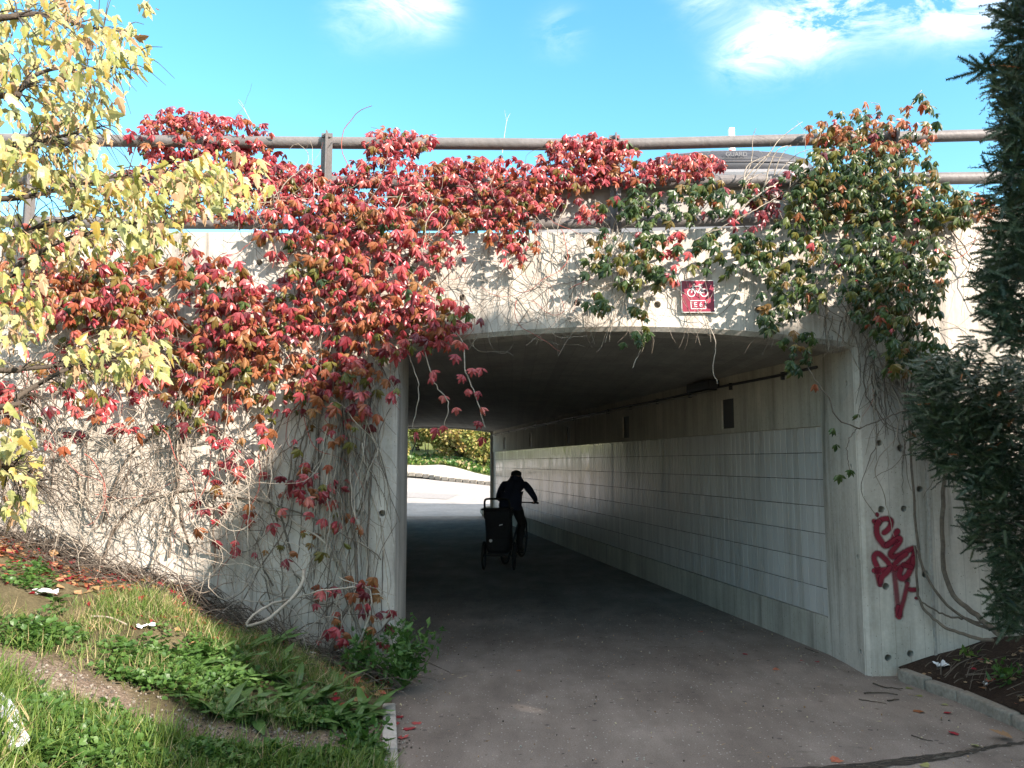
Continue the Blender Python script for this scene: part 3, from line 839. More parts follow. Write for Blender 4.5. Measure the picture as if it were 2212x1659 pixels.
def bush(name, label, cat, base, w, d, h, n, leaf, mats, weights, group=None, lumps=9, stems=10, seed=0):
    rg = np.random.default_rng(seed)
    t = empty(name, base, label, cat, group)
    c = rg.random((lumps, 3)) * [2, 2, 1] - [1, 1, 0]
    c[:, 2] = 0.25 + 0.55 * c[:, 2] ** 1
    cen = np.array(base) + c * [w * 0.5, d * 0.5, h] * np.array([0.75, 0.75, 1.0])
    rad = (0.22 + 0.2 * rg.random(lumps))[:, None] * np.array([w * .75, d * .75, h * .8])[None]
    which = rg.integers(0, lumps, n)
    P = cen[which] + rand_dirs(n, rg) * rad[which] * (rg.random((n, 1)) ** 0.45)
    P[:, 2] = np.maximum(P[:, 2], base[2] + 0.05)
    Rm = frames(rand_dirs(n, rg) + [0, 0, -0.3], rand_dirs(n, rg))
    S = leaf * (0.6 + 0.8 * rg.random(n))
    V, T, LV, LF = scatter([leaf_quads(1, 1.0)], np.zeros(n, int), Rm, S, P)
    mi = rg.choice(len(mats), n, p=np.array(weights) / sum(weights))
    tag(np_obj('crown', V, T, mats, t, mi=mi[LF], attrs={'rnd': rg.random(n)[LV]}), kind='stuff')
    cv = []
    for s in range(stems):
        e = cen[rg.integers(lumps)] + rg.normal(0, 0.1, 3) * h * .3
        b0 = np.array(base) + rg.normal(0, 0.08, 3) * [w, d, 0]
        mid = (b0 + e) / 2 + rg.normal(0, 0.05, 3) * w
        cv.append((spline([b0, mid, e], 8), 0.02 * h * .5, 0.004))
    V, Q = tubes_np(cv, 4)
    np_obj('stems', V, Q, 'twig_dark', t)
    return t


SB = [('yellow-green shrub at the left edge of the view through the tunnel', (-6.4, 41.0, 1.6), 3.0, 2.0, 2.4, 6500, ['shrub_green', 'shrub_gold'], [3, 1.6]),
      ('tall golden shrub in the middle of the view through the tunnel', (-3.9, 42.2, 1.8), 3.2, 2.2, 2.9, 7500, ['shrub_gold', 'shrub_green'], [2.0, 1.6]),
      ('orange-gold bush low in front of the tall golden shrub beyond the tunnel', (-2.9, 40.9, 1.65), 2.2, 1.5, 1.7, 4200, ['shrub_gold', 'leaf_brown', 'shrub_green'], [3, .7, .8]),
      ('yellow shrub beside the far right jamb of the tunnel', (-1.35, 39.6, 1.35), 2.2, 1.6, 2.1, 5200, ['shrub_gold', 'shrub_green'], [1.4, 1.4]),
      ('dense green shrub rising behind the golden bushes', (-5.2, 44.6, 2.2), 3.6, 2.2, 3.4, 6500, ['shrub_green', 'shrub_gold'], [2, 1.0]),
      ('leafy green plant crowding the far jamb above the cobbles', (-0.75, 38.6, 1.15), 1.0, 1.0, 1.0, 1500, ['weed_green', 'shrub_green'], [2, 1]),
      ('pale shrub in front of the far grey wall', (-1.7, 44.4, 2.2), 3.0, 1.6, 2.6, 3600, ['shrub_green', 'shrub_gold'], [2, 1])]
for i, (lab, base, w, d, h, n, ms, ws) in enumerate(SB):
    bush('shrub', lab, 'shrub', base, w, d, h, n, 0.135, ms, ws, 'autumn shrubs beyond the tunnel', seed=40 + i)
# green ground cover on the far slope
n = 6000; u = RNG.random(n); w_ = RNG.random(n) ** 0.8
Pg = np.array([[np.interp(x * 49, np.arange(50), U_[:, k]) for k in range(3)] for x in u]) + np.stack([0 * w_, w_ * 3.0, w_ * 0.35], 1)
Pg[:, 2] += 0.25 * smooth_noise(Pg[:, 0], Pg[:, 1], 21, 1.1) * RNG.random(n)
Rm = frames(np.array([0, -0.3, 1]) + 0.7 * rand_dirs(n), rand_dirs(n))
V, T, LV, LF = scatter([leaf_quads(1, 1.0)], np.zeros(n, int), Rm, 0.10 + 0.14 * RNG.random(n), Pg)
tag(np_obj('ground_cover', V, T, ['weed_green', 'shrub_green', 'grass_dry'], mi=RNG.choice(3, n, p=[.6, .28, .12])[LF], attrs={'rnd': RNG.random(n)[LV]}),
    'low green ground cover on the slope beyond the tunnel', 'ground cover', kind='stuff')
fw = empty('boundary_wall', (-1, 47.5, 2.4), 'plain grey wall behind the shrubs beyond the tunnel', 'wall')
MB().box((3.2, 47.5, 3.6), (8.6, 0.3, 3.2)).build('wall_body', 'far_wall', fw)
MB().rbox((3.2, 47.5, 5.26), (8.7, 0.42, 0.10), 0.02).build('coping', 'kerb_stone', fw)
sr = empty('stair_handrail', (-6.4, 39.3, 1.6), 'white sloping handrail at the top left of the view through the tunnel', 'handrail')
MB().tube([(-9.6, 39.3, 1.95), (-7.6, 39.3, 2.55), (-4.75, 39.3, 3.45), (-3.4, 39.3, 3.50)], 0.045, 8).build('rail', 'white_paint', sr)
for x, z in ((-9.4, 2.0), (-7.4, 2.6)): MB().tube([(x, 39.3, 1.5), (x, 39.3, z)], 0.03, 8).build('post', 'white_paint', sr)
st = MB(); ico = bmesh.new(); bmesh.ops.create_icosphere(ico, subdivisions=2, radius=1)
vs = [(v.co.x * .26 * (1 + .12 * math.sin(5 * v.co.y + 3 * v.co.z)), v.co.y * .22, v.co.z * .2 * (1 + .1 * math.sin(7 * v.co.x))) for v in ico.verts]
fs = [tuple(v.index for v in f.verts) for f in ico.faces]; ico.free()
st.add(vs, fs)
o = st.build('boulder', 'stone', smooth=True); o.location = (-0.72, 24.9, 0.13)
tag(o, 'pale boulder lying at the foot of the far right jamb', 'boulder')

# ------------------------------------------------------------------ railing
RY = lambda X: FAC(X) + 0.21
z_up = lambda X: float(np.interp(X, [-12, -1.8, 0.86, 4.06, 12], [4.28, 4.308, 4.325, 4.455, 4.80]))
z_lo = lambda X: float(np.interp(X, [-12, -1.8, 0.75, 3.0, 3.3, 3.9, 12], [3.96, 3.97, 3.985, 4.06, 4.06, 4.069, 4.35]))
z_bt = lambda X: float(np.interp(X, [-12, -0.4, 3.3, 12], [3.59, 3.615, 3.72, 4.0]))
railing = empty('bridge_railing', (0, 6.5, 3.5), 'brown steel tube railing on top of the concrete wall, half buried in creeper', 'railing')
for nm, zf, r_, x1 in (('top_rail', z_up, 0.050, 9), ('middle_rail', z_lo, 0.052, 9), ('bottom_rail', z_bt, 0.048, 3.2)):
    xs = np.linspace(-10, x1, 40)
    MB().tube([(x, RY(x), zf(x)) for x in xs], r_, 16).build(nm, 'rail_steel', railing, True)
for X in (-6.31, -3.92, -1.534, 0.862, 3.25, 5.64, 8.03):
    z0, z1 = wtop(X) - 0.01, z_up(X) + 0.058; y = RY(X) - 0.058
    mb = MB().box((X, y, (z0 + z1) / 2), (0.092, 0.010, z1 - z0)).box((X + 0.006, y - 0.030, (z0 + z1) / 2 + 0.006), (0.012, 0.050, z1 - z0))
    mb.rbox((X, y - 0.01, z0 + 0.012), (0.18, 0.13, 0.022), 0.004)
    po = mb.build('post', 'rail_steel', railing)
    for dx in (-0.028, 0.030):
        b2 = MB().tube([(X + dx, y - 0.018, z1 - 0.03), (X + dx, y - 0.005, z1 - 0.03)], 0.011, 6).build('bolt', 'rail_steel', po)
mb = MB()
xs = np.linspace(-1.05, 3.22, 12); vs = []
for x in xs: vs += [(x, RY(x) + 0.055, z_bt(x) + 0.03), (x, RY(x) + 0.055, z_lo(x) - 0.03), (x, RY(x) + 0.075, z_lo(x) - 0.03), (x, RY(x) + 0.075, z_bt(x) + 0.03)]
rings = [vs[i * 4:i * 4 + 4] for i in range(12)]
mb.loft(rings).build('infill_panel', 'barrier_panel', railing)

# ------------------------------------------------------------------ vehicle on the road above, roof box, marker post
car = empty('parked_car', (2.4, 9.6, 3.45), 'grey car on the upper road, nearly hidden behind the railing', 'car')
CX, CY, CZ = 2.4, 9.55, 3.449
side = [(-2.2, .35), (-2.18, .75), (-1.95, .92), (-1.55, 1.0), (-0.95, 1.46), (-.5, 1.55), (0.7, 1.56), (1.35, 1.44), (1.95, .98), (2.2, .88), (2.24, .5), (2.2, .32), (1.8, .24), (-1.8, .24)]
rings = []
for yy, sc2_ in ((-.86, .96), (-.8, 1.0), (.8, 1.0), (.86, .96)):
    rings.append([(CX + x * (1 if abs(yy) < .84 else .985), CY + yy * (1 if z < 1.0 else .80), CZ + 0.3 + (z - .3) * sc2_) for x, z in side])
MB().loft(rings).build('body', 'car_paint', car)
for sy in (-1, 1):
    for a in ([(-1.35, 1.02), (-.92, 1.40), (-.1, 1.46), (-.1, 1.02)], [(0.0, 1.02), (0.0, 1.46), (.7, 1.46), (1.2, 1.38), (1.5, 1.04)]):
        MB().add([(CX + x, CY + sy * (.86 - .16 * (z - 1.0) / .5 + .01), CZ + z) for x, z in a], [tuple(range(len(a)))]).build('window', 'glass_dark', car)
    for wx in (-1.35, 1.38):
        w = MB().tube([(CX + wx, CY + sy * .70, CZ + .31), (CX + wx, CY + sy * .89, CZ + .31)], .31, 20).build('wheel', 'rubber', car)
        MB().tube([(CX + wx, CY + sy * .885, CZ + .31), (CX + wx, CY + sy * .9, CZ + .31)], .19, 16).build('rim', 'chrome', w)
rb = empty('roof_box', (2.6, 9.55, 5.03), 'dark grey car roof box seen between the top and middle rails', 'roof box')
rings = []
for x, hw, hh in ((1.55, .16, .08), (1.62, .26, .20), (1.85, .33, .31), (2.3, .36, .355), (2.85, .36, .365), (3.25, .35, .34), (3.52, .31, .27), (3.66, .22, .15), (3.70, .12, .08)):
    rings.append([(x, CY + hw * c, 5.06 + max(0, hh * s)) for c, s in ((-1, 0), (-1.0, .45), (-.86, .80), (-.5, .97), (0, 1.0), (.5, .97), (.86, .80), (1, .45), (1, 0))])
MB().loft(rings).build('shell', 'box_plastic', rb, True)
MB().tube([(1.9, CY - .365, 5.20), (3.4, CY - .365, 5.20)], .006, 6).build('seam', 'plate', rb)
for x in (2.0, 3.1): MB().box((x, CY, 5.035), (.06, .8, .045)).build('carrier_bar', 'dark_metal', rb)


def text_obj(name, body, loc, size, mat, parent, rot=(R(90), 0, 0), ext=0.001, align='CENTER'):
    cu = bpy.data.curves.new(name, 'FONT'); cu.body = body; cu.size = size; cu.extrude = ext
    cu.align_x = align; cu.align_y = 'CENTER'; cu.resolution_u = 3
    o = bpy.data.objects.new(name, cu); COL.objects.link(o)
    o.location = loc; o.rotation_euler = rot
    bpy.context.view_layer.update()
    me = bpy.data.meshes.new_from_object(o.evaluated_get(bpy.context.evaluated_depsgraph_get()))
    mw = o.matrix_world.copy(); bpy.data.objects.remove(o, do_unlink=True)
    me.materials.clear(); me.materials.append(MATS[mat]); me.transform(mw)
    return link(bpy.data.objects.new(name, me), parent)


text_obj('lettering', 'GUARD', (2.66, CY - .375, 5.285), .075, 'box_letter', rb, ext=.004)
pl = [(2.36, 5.24), (2.93, 5.24), (2.975, 5.285), (2.93, 5.33), (2.36, 5.33), (2.315, 5.285)]
MB().tube([(x, CY - .374, z) for x, z in pl], .004, 5, closed=True).build('lettering_outline', 'box_letter', rb)
mp = empty('marker_post', (3.013, 10.6, 3.45), 'thin white and red marker post standing behind the roof box', 'post')
MB().rbox((3.013, 10.6, 5.02), (.075, .075, 2.40), .008).build('shaft', 'white_paint', mp)
MB().rbox((2.985, 10.59, 5.72), (.034, .079, .36), .004).build('red_band', 'red_paint', mp)

# ------------------------------------------------------------------ cycle route sign
sg = empty('cycle_route_sign', (1.495, 6.33, 2.975), 'small dark red square cycle route sign reading E 6 on the wall', 'sign')
SX, SZ, HW, HH = 1.493, 2.977, 0.135, 0.131
SYf = FAC(SX) - 0.030
tilt = Matrix.Rotation(R(-0.7), 3, 'Y')
P3 = lambda u, w, dy=0.0: tuple(Vector((SX, SYf + 0.033 * u + dy, SZ)) + tilt @ Vector((u, 0, w)))


def sheet(pts, dy, mat, nm, th=0.002, parent=sg):
    mb = MB(); k = len(pts)
    a = [P3(u, w, dy) for u, w in pts]; b2 = [P3(u, w, dy + th) for u, w in pts]
    mb.add(a + b2, [tuple(range(k)), tuple(range(2 * k - 1, k - 1, -1))] + [(i, k + i, k + (i + 1) % k, (i + 1) % k) for i in range(k)])
    return mb.build(nm, mat, parent)


def rrect(w, h, r, n=4):
    out = []
    for cx, cy, a0 in ((w - r, h - r, 0), (-w + r, h - r, 90), (-w + r, -h + r, 180), (w - r, -h + r, 270)):
        for i in range(n + 1):
            a = R(a0 + 90 * i / n); out.append((cx + r * math.cos(a), cy + r * math.sin(a)))
    return out


sheet(rrect(HW, HH, 0.008), 0.0, 'sign_white', 'plate', 0.004)
sheet(rrect(HW - 0.006, HH - 0.006, 0.005), -0.0022, 'sign_red', 'red_field')


def sgstroke(pts, wd, nm, closed=False, dy=-0.0040):
    """flat white line of constant width on the sign"""
    pts = [np.array(p, float) for p in pts]; k = len(pts); L, Rr = [], []
    for i in range(k):
        if closed: t = pts[(i + 1) % k] - pts[i - 1]
        else: t = pts[min(i + 1, k - 1)] - pts[max(i - 1, 0)]
        t /= np.linalg.norm(t); nn_ = np.array([-t[1], t[0]]) * wd / 2
        L.append(pts[i] + nn_); Rr.append(pts[i] - nn_)
    vs = [P3(a, b_, dy) for a, b_ in L] + [P3(a, b_, dy) for a, b_ in Rr]
    rng_ = range(k if closed else k - 1)
    return MB().add(vs, [(i, (i + 1) % k, k + (i + 1) % k, k + i) for i in rng_])


sgpx = lambda x, y: ((x - 1088) / 508 * HW, (755 - y) / 485 * HH)
bike = MB()
for cx in (888, 1275):
    ring = [sgpx(cx + 112 * math.cos(a), 650 + 112 * math.sin(a)) for a in np.linspace(0, 2 * math.pi, 29)[:-1]]
    t = sgstroke(ring, .0072, '', True); bike.add(t.v, t.f)
for k_, pl in enumerate([[(888, 650), (960, 400)], [(940, 400), (1000, 395)], [(945, 460), (1165, 455)], [(940, 500), (1095, 655)], [(1095, 655), (1185, 410)], [(1120, 405), (1220, 405)],
            [(1095, 650), (1272, 648)], [(1165, 455), (1272, 648)]]):
    t = sgstroke([sgpx(*p) for p in pl], .0088, '', dy=-0.0041 - 0.0002 * k_); bike.add(t.v, t.f)
bike.build('bicycle_symbol', 'sign_white', sg)
fr = MB()
fc = [(860, 885), (1305, 885), (1312, 1130), (868, 1130)]
for k_ in range(4):
    t = sgstroke([sgpx(*fc[k_]), sgpx(*fc[(k_ + 1) % 4])], .0055, '', dy=-0.0041 - 0.0002 * k_); fr.add(t.v, t.f)
fr.build('number_frame', 'sign_white', sg)
cxy = sgpx(1085, 1012)
text_obj('route_number', 'E 6', P3(cxy[0], cxy[1], -0.0042), .056, 'sign_white', sg, rot=(R(90), R(-0.7), R(1.9)), ext=0.0006)
for u, w in ((-.115, .115), (.115, .115), (-.115, -.115), (.115, -.115)):
    MB().tube([P3(u, w, 0.003), P3(u, w, 0.034)], .006, 8).build('fixing', 'chrome', sg)

# ------------------------------------------------------------------ tunnel lamp and conduit
lm = empty('tunnel_lamp', W2(2.3, 0.0, 2.53), 'dark unlit lamp housing high on the tiled tunnel wall', 'lamp')
rw3 = rotw.to_3x3()
MB().rbox(W2(2.3, -0.075, 2.535), (0.66, 0.13, 0.10), 0.02, rw3).build('housing', 'dark_metal', lm)
MB().rbox(W2(2.3, -0.075, 2.475), (0.58, 0.10, 0.022), 0.006, rw3).build('lens', 'glass_dark', lm)
cd = empty('cable_conduit', W2(0, -0.02, 2.5), 'thin cable conduit running along the top of the tunnel wall', 'conduit')
MB().tube([W2(s, -0.016, 2.497 - 0.004 * math.sin(s * 2)) for s in np.linspace(0.01, LEN, 60)], 0.014, 8).build('pipe', 'dark_metal', cd, True)
MB().tube([W2(s, -0.018, 2.462 - 0.003 * math.sin(s * 1.7)) for s in np.linspace(2.6, LEN, 60)], 0.012, 8).build('pipe', 'barrier_panel', cd, True)
for s in np.arange(0.6, LEN, 1.1): MB().box(W2(s, -0.012, 2.48), (0.03, 0.03, 0.075), rw3).build('clip', 'dark_metal', cd)

# ------------------------------------------------------------------ graffiti on the right pier
gp = lambda x, y: ((3400 + x / 2.765) / 4 / K, (1950 + y / 2.765) / 4 / K)
GS = [([(262, 372), (285, 385), (300, 400)], .022, 1), ([(298, 292), (300, 306)], .017, 1),
      ([(300, 400), (345, 358), (405, 345), (452, 366), (445, 425), (412, 470), (372, 502)], .024, 1),
      ([(318, 372), (292, 440), (300, 525), (338, 590), (385, 640), (430, 622), (478, 575), (510, 505), (525, 480)], .027, 1),
      ([(405, 640), (470, 600), (540, 560), (548, 590), (498, 660), (445, 730), (470, 765), (540, 750), (620, 705), (705, 668)], .025, 1),
      ([(620, 735), (545, 790), (492, 850), (500, 890), (560, 880), (640, 830), (690, 770), (715, 705)], .023, 1),
      ([(560, 900), (545, 960), (565, 1005), (615, 985), (660, 920), (690, 850), (705, 780)], .026, 1),
      ([(585, 850), (640, 870), (680, 880)], .022, .9),
      ([(262, 920), (330, 915), (400, 905), (445, 885), (420, 830), (365, 770), (310, 728), (268, 750), (268, 810), (300, 880), (305, 960), (320, 1030), (330, 1075)], .024, 1),
      ([(440, 890), (395, 945), (350, 990), (335, 1050)], .024, 1),
      ([(478, 900), (492, 1000), (508, 1130), (520, 1250), (530, 1340), (538, 1420)], .022, .70), ([(528, 1330), (538, 1425)], .030, 1),
      ([(632, 1060), (612, 1150), (588, 1250), (562, 1340), (545, 1410)], .021, .80),
      ([(660, 1128), (700, 1130), (738, 1128)], .021, .95), ([(722, 1222), (752, 1220)], .014, .9)]
gr = MB(); ed = []; tk = []
for si, (pl, wd, tkn) in enumerate(GS):
    P2 = []
    for x, y in pl:
        q = at(*gp(x, y), 6.42); q = at(*gp(x, y), FAC(q[0])); P2.append((q[0], q[2]))
    C = spline(np.array([(a, 0, b_) for a, b_ in P2]), max(6, 7 * len(pl)))[:, (0, 2)]
    # rounded ends: extend and narrow
    t = np.gradient(C, axis=0); t /= np.linalg.norm(t, axis=1, keepdims=True); nn_ = np.stack([-t[:, 1], t[:, 0]], 1)
    C = np.vstack([C[0] - t[0] * wd, C[0] - t[0] * wd * .6, C, C[-1] + t[-1] * wd * .6, C[-1] + t[-1] * wd])
    nn_ = np.vstack([nn_[0], nn_[0], nn_, nn_[-1], nn_[-1]]); k = len(C)
    wv = np.full(k, wd * 1.38); wv[0] = wv[-1] = wd * .35; wv[1] = wv[-2] = wd * .95
    dy = -0.0022 - 0.00025 * si
    o0 = len(gr.v)
    for q in (-1, -.3, .3, 1):
        for c, n_, w in zip(C, nn_, wv):
            x, z = c + n_ * w * q; gr.v.append((x, FAC(x) + dy, z))
        e = np.full(k, 0.0 if abs(q) == 1 else 1.0); e[0] = e[-1] = 0; e[1] *= .8; e[-2] *= .8
        ed += list(e); tk += [tkn] * k
    for a in range(3):
        for i in range(k - 1):
            gr.f.append((o0 + a * k + i, o0 + a * k + i + 1, o0 + (a + 1) * k + i + 1, o0 + (a + 1) * k + i)); gr.m.append(0)
me = bpy.data.meshes.new('graffiti'); me.from_pydata(gr.v, [], gr.f); me.materials.append(MATS['spray_red'])
for a, vals in (('edge', ed), ('thick', tk)):
    q = me.attributes.new(a, 'FLOAT', 'POINT'); q.data.foreach_set('value', np.array(vals, np.float32))
go = bpy.data.objects.new('graffiti', me); COL.objects.link(go)
tag(go, 'dark red spray painted scribble on the right concrete pier', 'graffiti')

# ------------------------------------------------------------------ leaf shapes


def leaflet(L, Wd, fold=0.22, curl=0.25):
    """one leaflet from the origin along +z: folded on the midrib, tip curling back; 8 tris"""
    rows = [(0.0, 0.0), (0.46, 0.46), (0.74, 0.34), (1.0, 0.0)]
    V = [(0, 0, 0)]
    for t, w in rows[1:3]:
        y = -curl * L * t * t
        V += [(-w * Wd, y - fold * w * Wd, t * L), (0, y, t * L), (w * Wd, y - fold * w * Wd, t * L)]
    V.append((0, -curl * L * 1.05, L))
    T = [(0, 2, 1), (0, 3, 2), (1, 2, 5), (1, 5, 4), (2, 3, 6), (2, 6, 5), (4, 5, 7), (5, 6, 7)]
    return np.array(V, float), np.array(T)


def compound(rg, n=5):
    """creeper leaf of five drooping leaflets on a short stalk; axis +z = direction the leaf hangs"""
    Vs, Ts = [], []; off = 0
    for a in np.linspace(-62, 62, n) + rg.normal(0, 6, n):
        L = (0.72 - 0.0024 * abs(a)) * (1 + rg.normal(0, 0.07))
        V, T = leaflet(L, L * 0.44, 0.35 + 0.35 * rg.random(), 0.25 + 0.40 * rg.random())
        c, s = math.cos(R(a)), math.sin(R(a)); tl = R(rg.normal(12, 14))
        ct, st_ = math.cos(tl), math.sin(tl)
        V = V @ np.array([[1, 0, 0], [0, ct, st_], [0, -st_, ct]])
        V = V @ np.array([[c, 0, -s], [0, 1, 0], [s, 0, c]])
        Vs.append(V); Ts.append(T + off); off += len(V)
    return np.concatenate(Vs), np.concatenate(Ts)


def maple(rg):
    """three-lobed pointed leaf, folded, serrated edge; axis +z"""
    half = [(0.0, 0.0), (0.09, 0.03), (0.25, 0.12), (0.23, 0.19), (0.31, 0.34), (0.17, 0.36), (0.17, 0.47), (0.20, 0.55), (0.12, 0.66), (0.12, 0.75), (0.05, 0.88), (0.0, 1.0)]
    mid = [(0, t) for _, t in half]
    fold = 0.25 + 0.6 * rg.random(); curl = 0.1 + 0.45 * rg.random(); tw = rg.normal(0, 0.25)
    V = []; k = len(half)
    for s_ in (-1, 0, 1):
        for (w, t) in half:
            x = s_ * w; y = -curl * t * t - fold * abs(x) + tw * x * t
            V.append((x, y, t))
    T = []
    for i in range(k - 1):
        T += [(i, i + 1, k + i + 1), (i, k + i + 1, k + i), (k + i, k + i + 1, 2 * k + i + 1), (k + i, 2 * k + i + 1, 2 * k + i)]
    return np.array(V, float), np.array(T)


def strip_leaf(L=1.0, Wd=0.16, segs=5, arch=0.35, fold=0.25, rg=RNG):
    """long lance-shaped leaf rising and arching over; axis +z"""
    V = []; wave = rg.normal(0, 0.02, (segs + 1, 2))
    for i in range(segs + 1):
        t = i / segs; w = Wd * (math.sin(math.pi * min(1, 0.10 + 0.90 * t) ** 0.85) ** 0.8 if t < 1 else 0.0) * 0.5
        y = arch * t * t; z = t * (1 - 0.15 * arch * t)
        V += [(-w, y + fold * w + wave[i, 0] * (w > 0), z), (0, y, z), (w, y + fold * w + wave[i, 1] * (w > 0), z)]
    T = []
    for i in range(segs):
        a = 3 * i
        for q in (0, 1): T += [(a + q, a + q + 1, a + q + 4), (a + q, a + q + 4, a + q + 3)]
    return np.array(V, float) * L, np.array(T)


RGL = np.random.default_rng(5)
COMP = [compound(RGL, 5) for _ in range(7)] + [compound(RGL, 3)]
MAP = [maple(RGL) for _ in range(6)]
HANG = np.array([0.0, 0.0, -1.0])
_cache = {}


def leaf_mesh(fam, tm, i, mat):
    k = (fam, i, mat)
    if k not in _cache: _cache[k] = np_mesh('leaf', tm[i][0], tm[i][1], mat, smooth=False)
    return _cache[k]


def place_leaves(thing, fam, tm, P, Rm, S, mats, mi, own=300, mass='leaf_mass'):
    """the `own` leaves that show largest become objects, the others one mesh"""
    n = len(P); which = RNG.integers(0, len(tm), n)
    d = P - np.array([0, 0, CAMH]); dist = np.linalg.norm(d, axis=1)
    facing = np.abs(np.einsum('ij,ij->i', Rm[:, :, 1], d / dist[:, None]))
    inview = (np.abs(d[:, 0] / d[:, 1]) < 0.62) & (np.abs(d[:, 2] / d[:, 1] - 0.1) < 0.5)
    score = S / dist * (0.3 + facing) * np.where(inview, 1, 0.01) * (0.75 + 0.5 * RNG.random(n)) * (1 - 0.08 * (P[:, 1] - P[:, 1].min()))
    order = np.argsort(-score); big = order[:own]; rest = order[own:]
    inv = thing.matrix_basis.inverted()
    for q in big:
        o = bpy.data.objects.new('leaf', leaf_mesh(fam, tm, int(which[q]), mats[mi[q]]))
        M = Matrix([[*(Rm[q, r_] * S[q]), P[q, r_]] for r_ in range(3)] + [[0, 0, 0, 1]])
        o.matrix_basis = M; COL.objects.link(o); o.parent = thing; o.matrix_parent_inverse = inv
    if len(rest):
        V, T, LV, LF = scatter(tm, which[rest], Rm[rest], S[rest], P[rest])
        tag(np_obj(mass, V, T, mats, thing, mi=mi[rest][LF], attrs={'rnd': RNG.random(len(rest))[LV]}), kind='stuff')


def blob_points(x, y, rx, ry, n, Ymin, Ymax, edge=1.6):
    """points through a volume of foliage: an ellipse as seen, spread in depth between two planes"""
    out = []
    while len(out) < n:
        a, b_ = RNG.random(2) * 2 - 1; rr_ = a * a + b_ * b_
        if rr_ > 1 or RNG.random() < rr_ ** edge * 0.7: continue
        out.append(at(x + a * rx, y + b_ * ry, RNG.uniform(Ymin, Ymax)))
    return np.array(out)


def hang_frames(P, droop=0.55, out=0.8):
    """leaves hang down and face outwards and up to the light"""
    k = len(P)
    ax = HANG * .8 + RNG.normal(0, droop, (k, 3)) * [.8, 0.5, 0.5] + np.array([0, -0.45, 0])
    nrm = np.array([0.25, -out, 0.75]) + RNG.normal(0, 0.32, (k, 3))
    return frames(ax, nrm)                                # tips curl down and back to the wall


# ------------------------------------------------------------------ creepers
CM = ['leaf_red', 'leaf_crimson', 'leaf_bronze', 'leaf_olive', 'leaf_green']
rd = [.62, .18, .15, .04, .01]; dr = [.34, .25, .28, .10, .03]; bz = [.20, .14, .42, .20, .04]; gn = [.01, .01, .03, .27, .68]; gd = [.01, .01, .02, .16, .80]; br = [.03, .06, .34, .32, .25]
mx = [.22, .10, .25, .25, .18]


def creeper(t, blobs, size=0.128, droop=0.5, dens=1.5):
    Ps, Ms, Ss = [], [], []
    for (x, y, rx, ry, n, y0, y1, w) in blobs:
        n = int(n * dens)
        P = blob_points(x, y, rx, ry, n, y0, y1)
        P = P[~((np.abs(P[:, 0] - 1.47) < .19) & (P[:, 2] > 2.80) & (P[:, 2] < 3.17)) & ~((np.abs(P[:, 0] - 1.66) < .16) & (P[:, 2] > 2.95) & (P[:, 2] < 3.24) & (P[:, 1] < 6.15))]; n = len(P)   # the sign stays clear
        Ps.append(P); Ms.append(RNG.choice(5, n, p=np.array(w) / sum(w))); Ss.append(size * (0.55 + 0.65 * RNG.random(n)))
    P = np.concatenate(Ps); mi = np.concatenate(Ms); S = np.concatenate(Ss)
    wall = FAC(P[:, 0]) - 0.035
    low = P[:, 2] < np.array([wtop(x) for x in P[:, 0]]) + 0.05
    P[:, 1] = np.where(low, np.minimum(P[:, 1], wall), P[:, 1])
    place_leaves(t, 'comp', COMP, P, hang_frames(P, droop), S, CM, mi)
    return P


red1 = empty('creeper', (-2.2, 6.2, 0.6), 'red autumn creeper covering the concrete wall left of the tunnel', 'creeper', 'creepers on the underpass')
Pw = creeper(red1, [
    (720, 490, 180, 75, 105, 5.95, 6.22, dr), (770, 630, 180, 105, 150, 5.9, 6.22, dr), (860, 700, 110, 70, 52, 5.95, 6.22, dr),
    (340, 640, 250, 110, 150, 5.85, 6.2, bz), (200, 700, 180, 110, 60, 5.85, 6.2, dr), (560, 780, 240, 95, 125, 5.9, 6.22, bz), (120, 590, 170, 120, 110, 5.8, 6.15, bz),
    (560, 680, 140, 70, 70, 5.9, 6.2, dr),
    (600, 915, 240, 60, 34, 5.95, 6.24, dr), (120, 860, 150, 110, 34, 5.85, 6.2, dr), (320, 880, 150, 80, 26, 5.9, 6.2, dr), (420, 760, 170, 70, 40, 5.9, 6.2, bz), (600, 1100, 210, 110, 30, 6.0, 6.24, dr), (760, 1340, 95, 110, 26, 5.95, 6.25, dr),
    (760, 820, 100, 90, 46, 6.0, 6.24, dr), (20, 860, 30, 50, 10, 5.9, 6.2, rd), (690, 1040, 60, 60, 10, 6.0, 6.2, rd),
    (500, 1000, 60, 60, 6, 6.0, 6.2, rd), (960, 690, 80, 60, 30, 6.0, 6.22, dr), (690, 570, 60, 60, 26, 5.9, 6.15, mx)], 0.118, 0.45, 1.85)
red2 = empty('creeper', (0, 6.5, 3.6), 'bright red creeper draped over the bridge railing', 'creeper', 'creepers on the underpass')
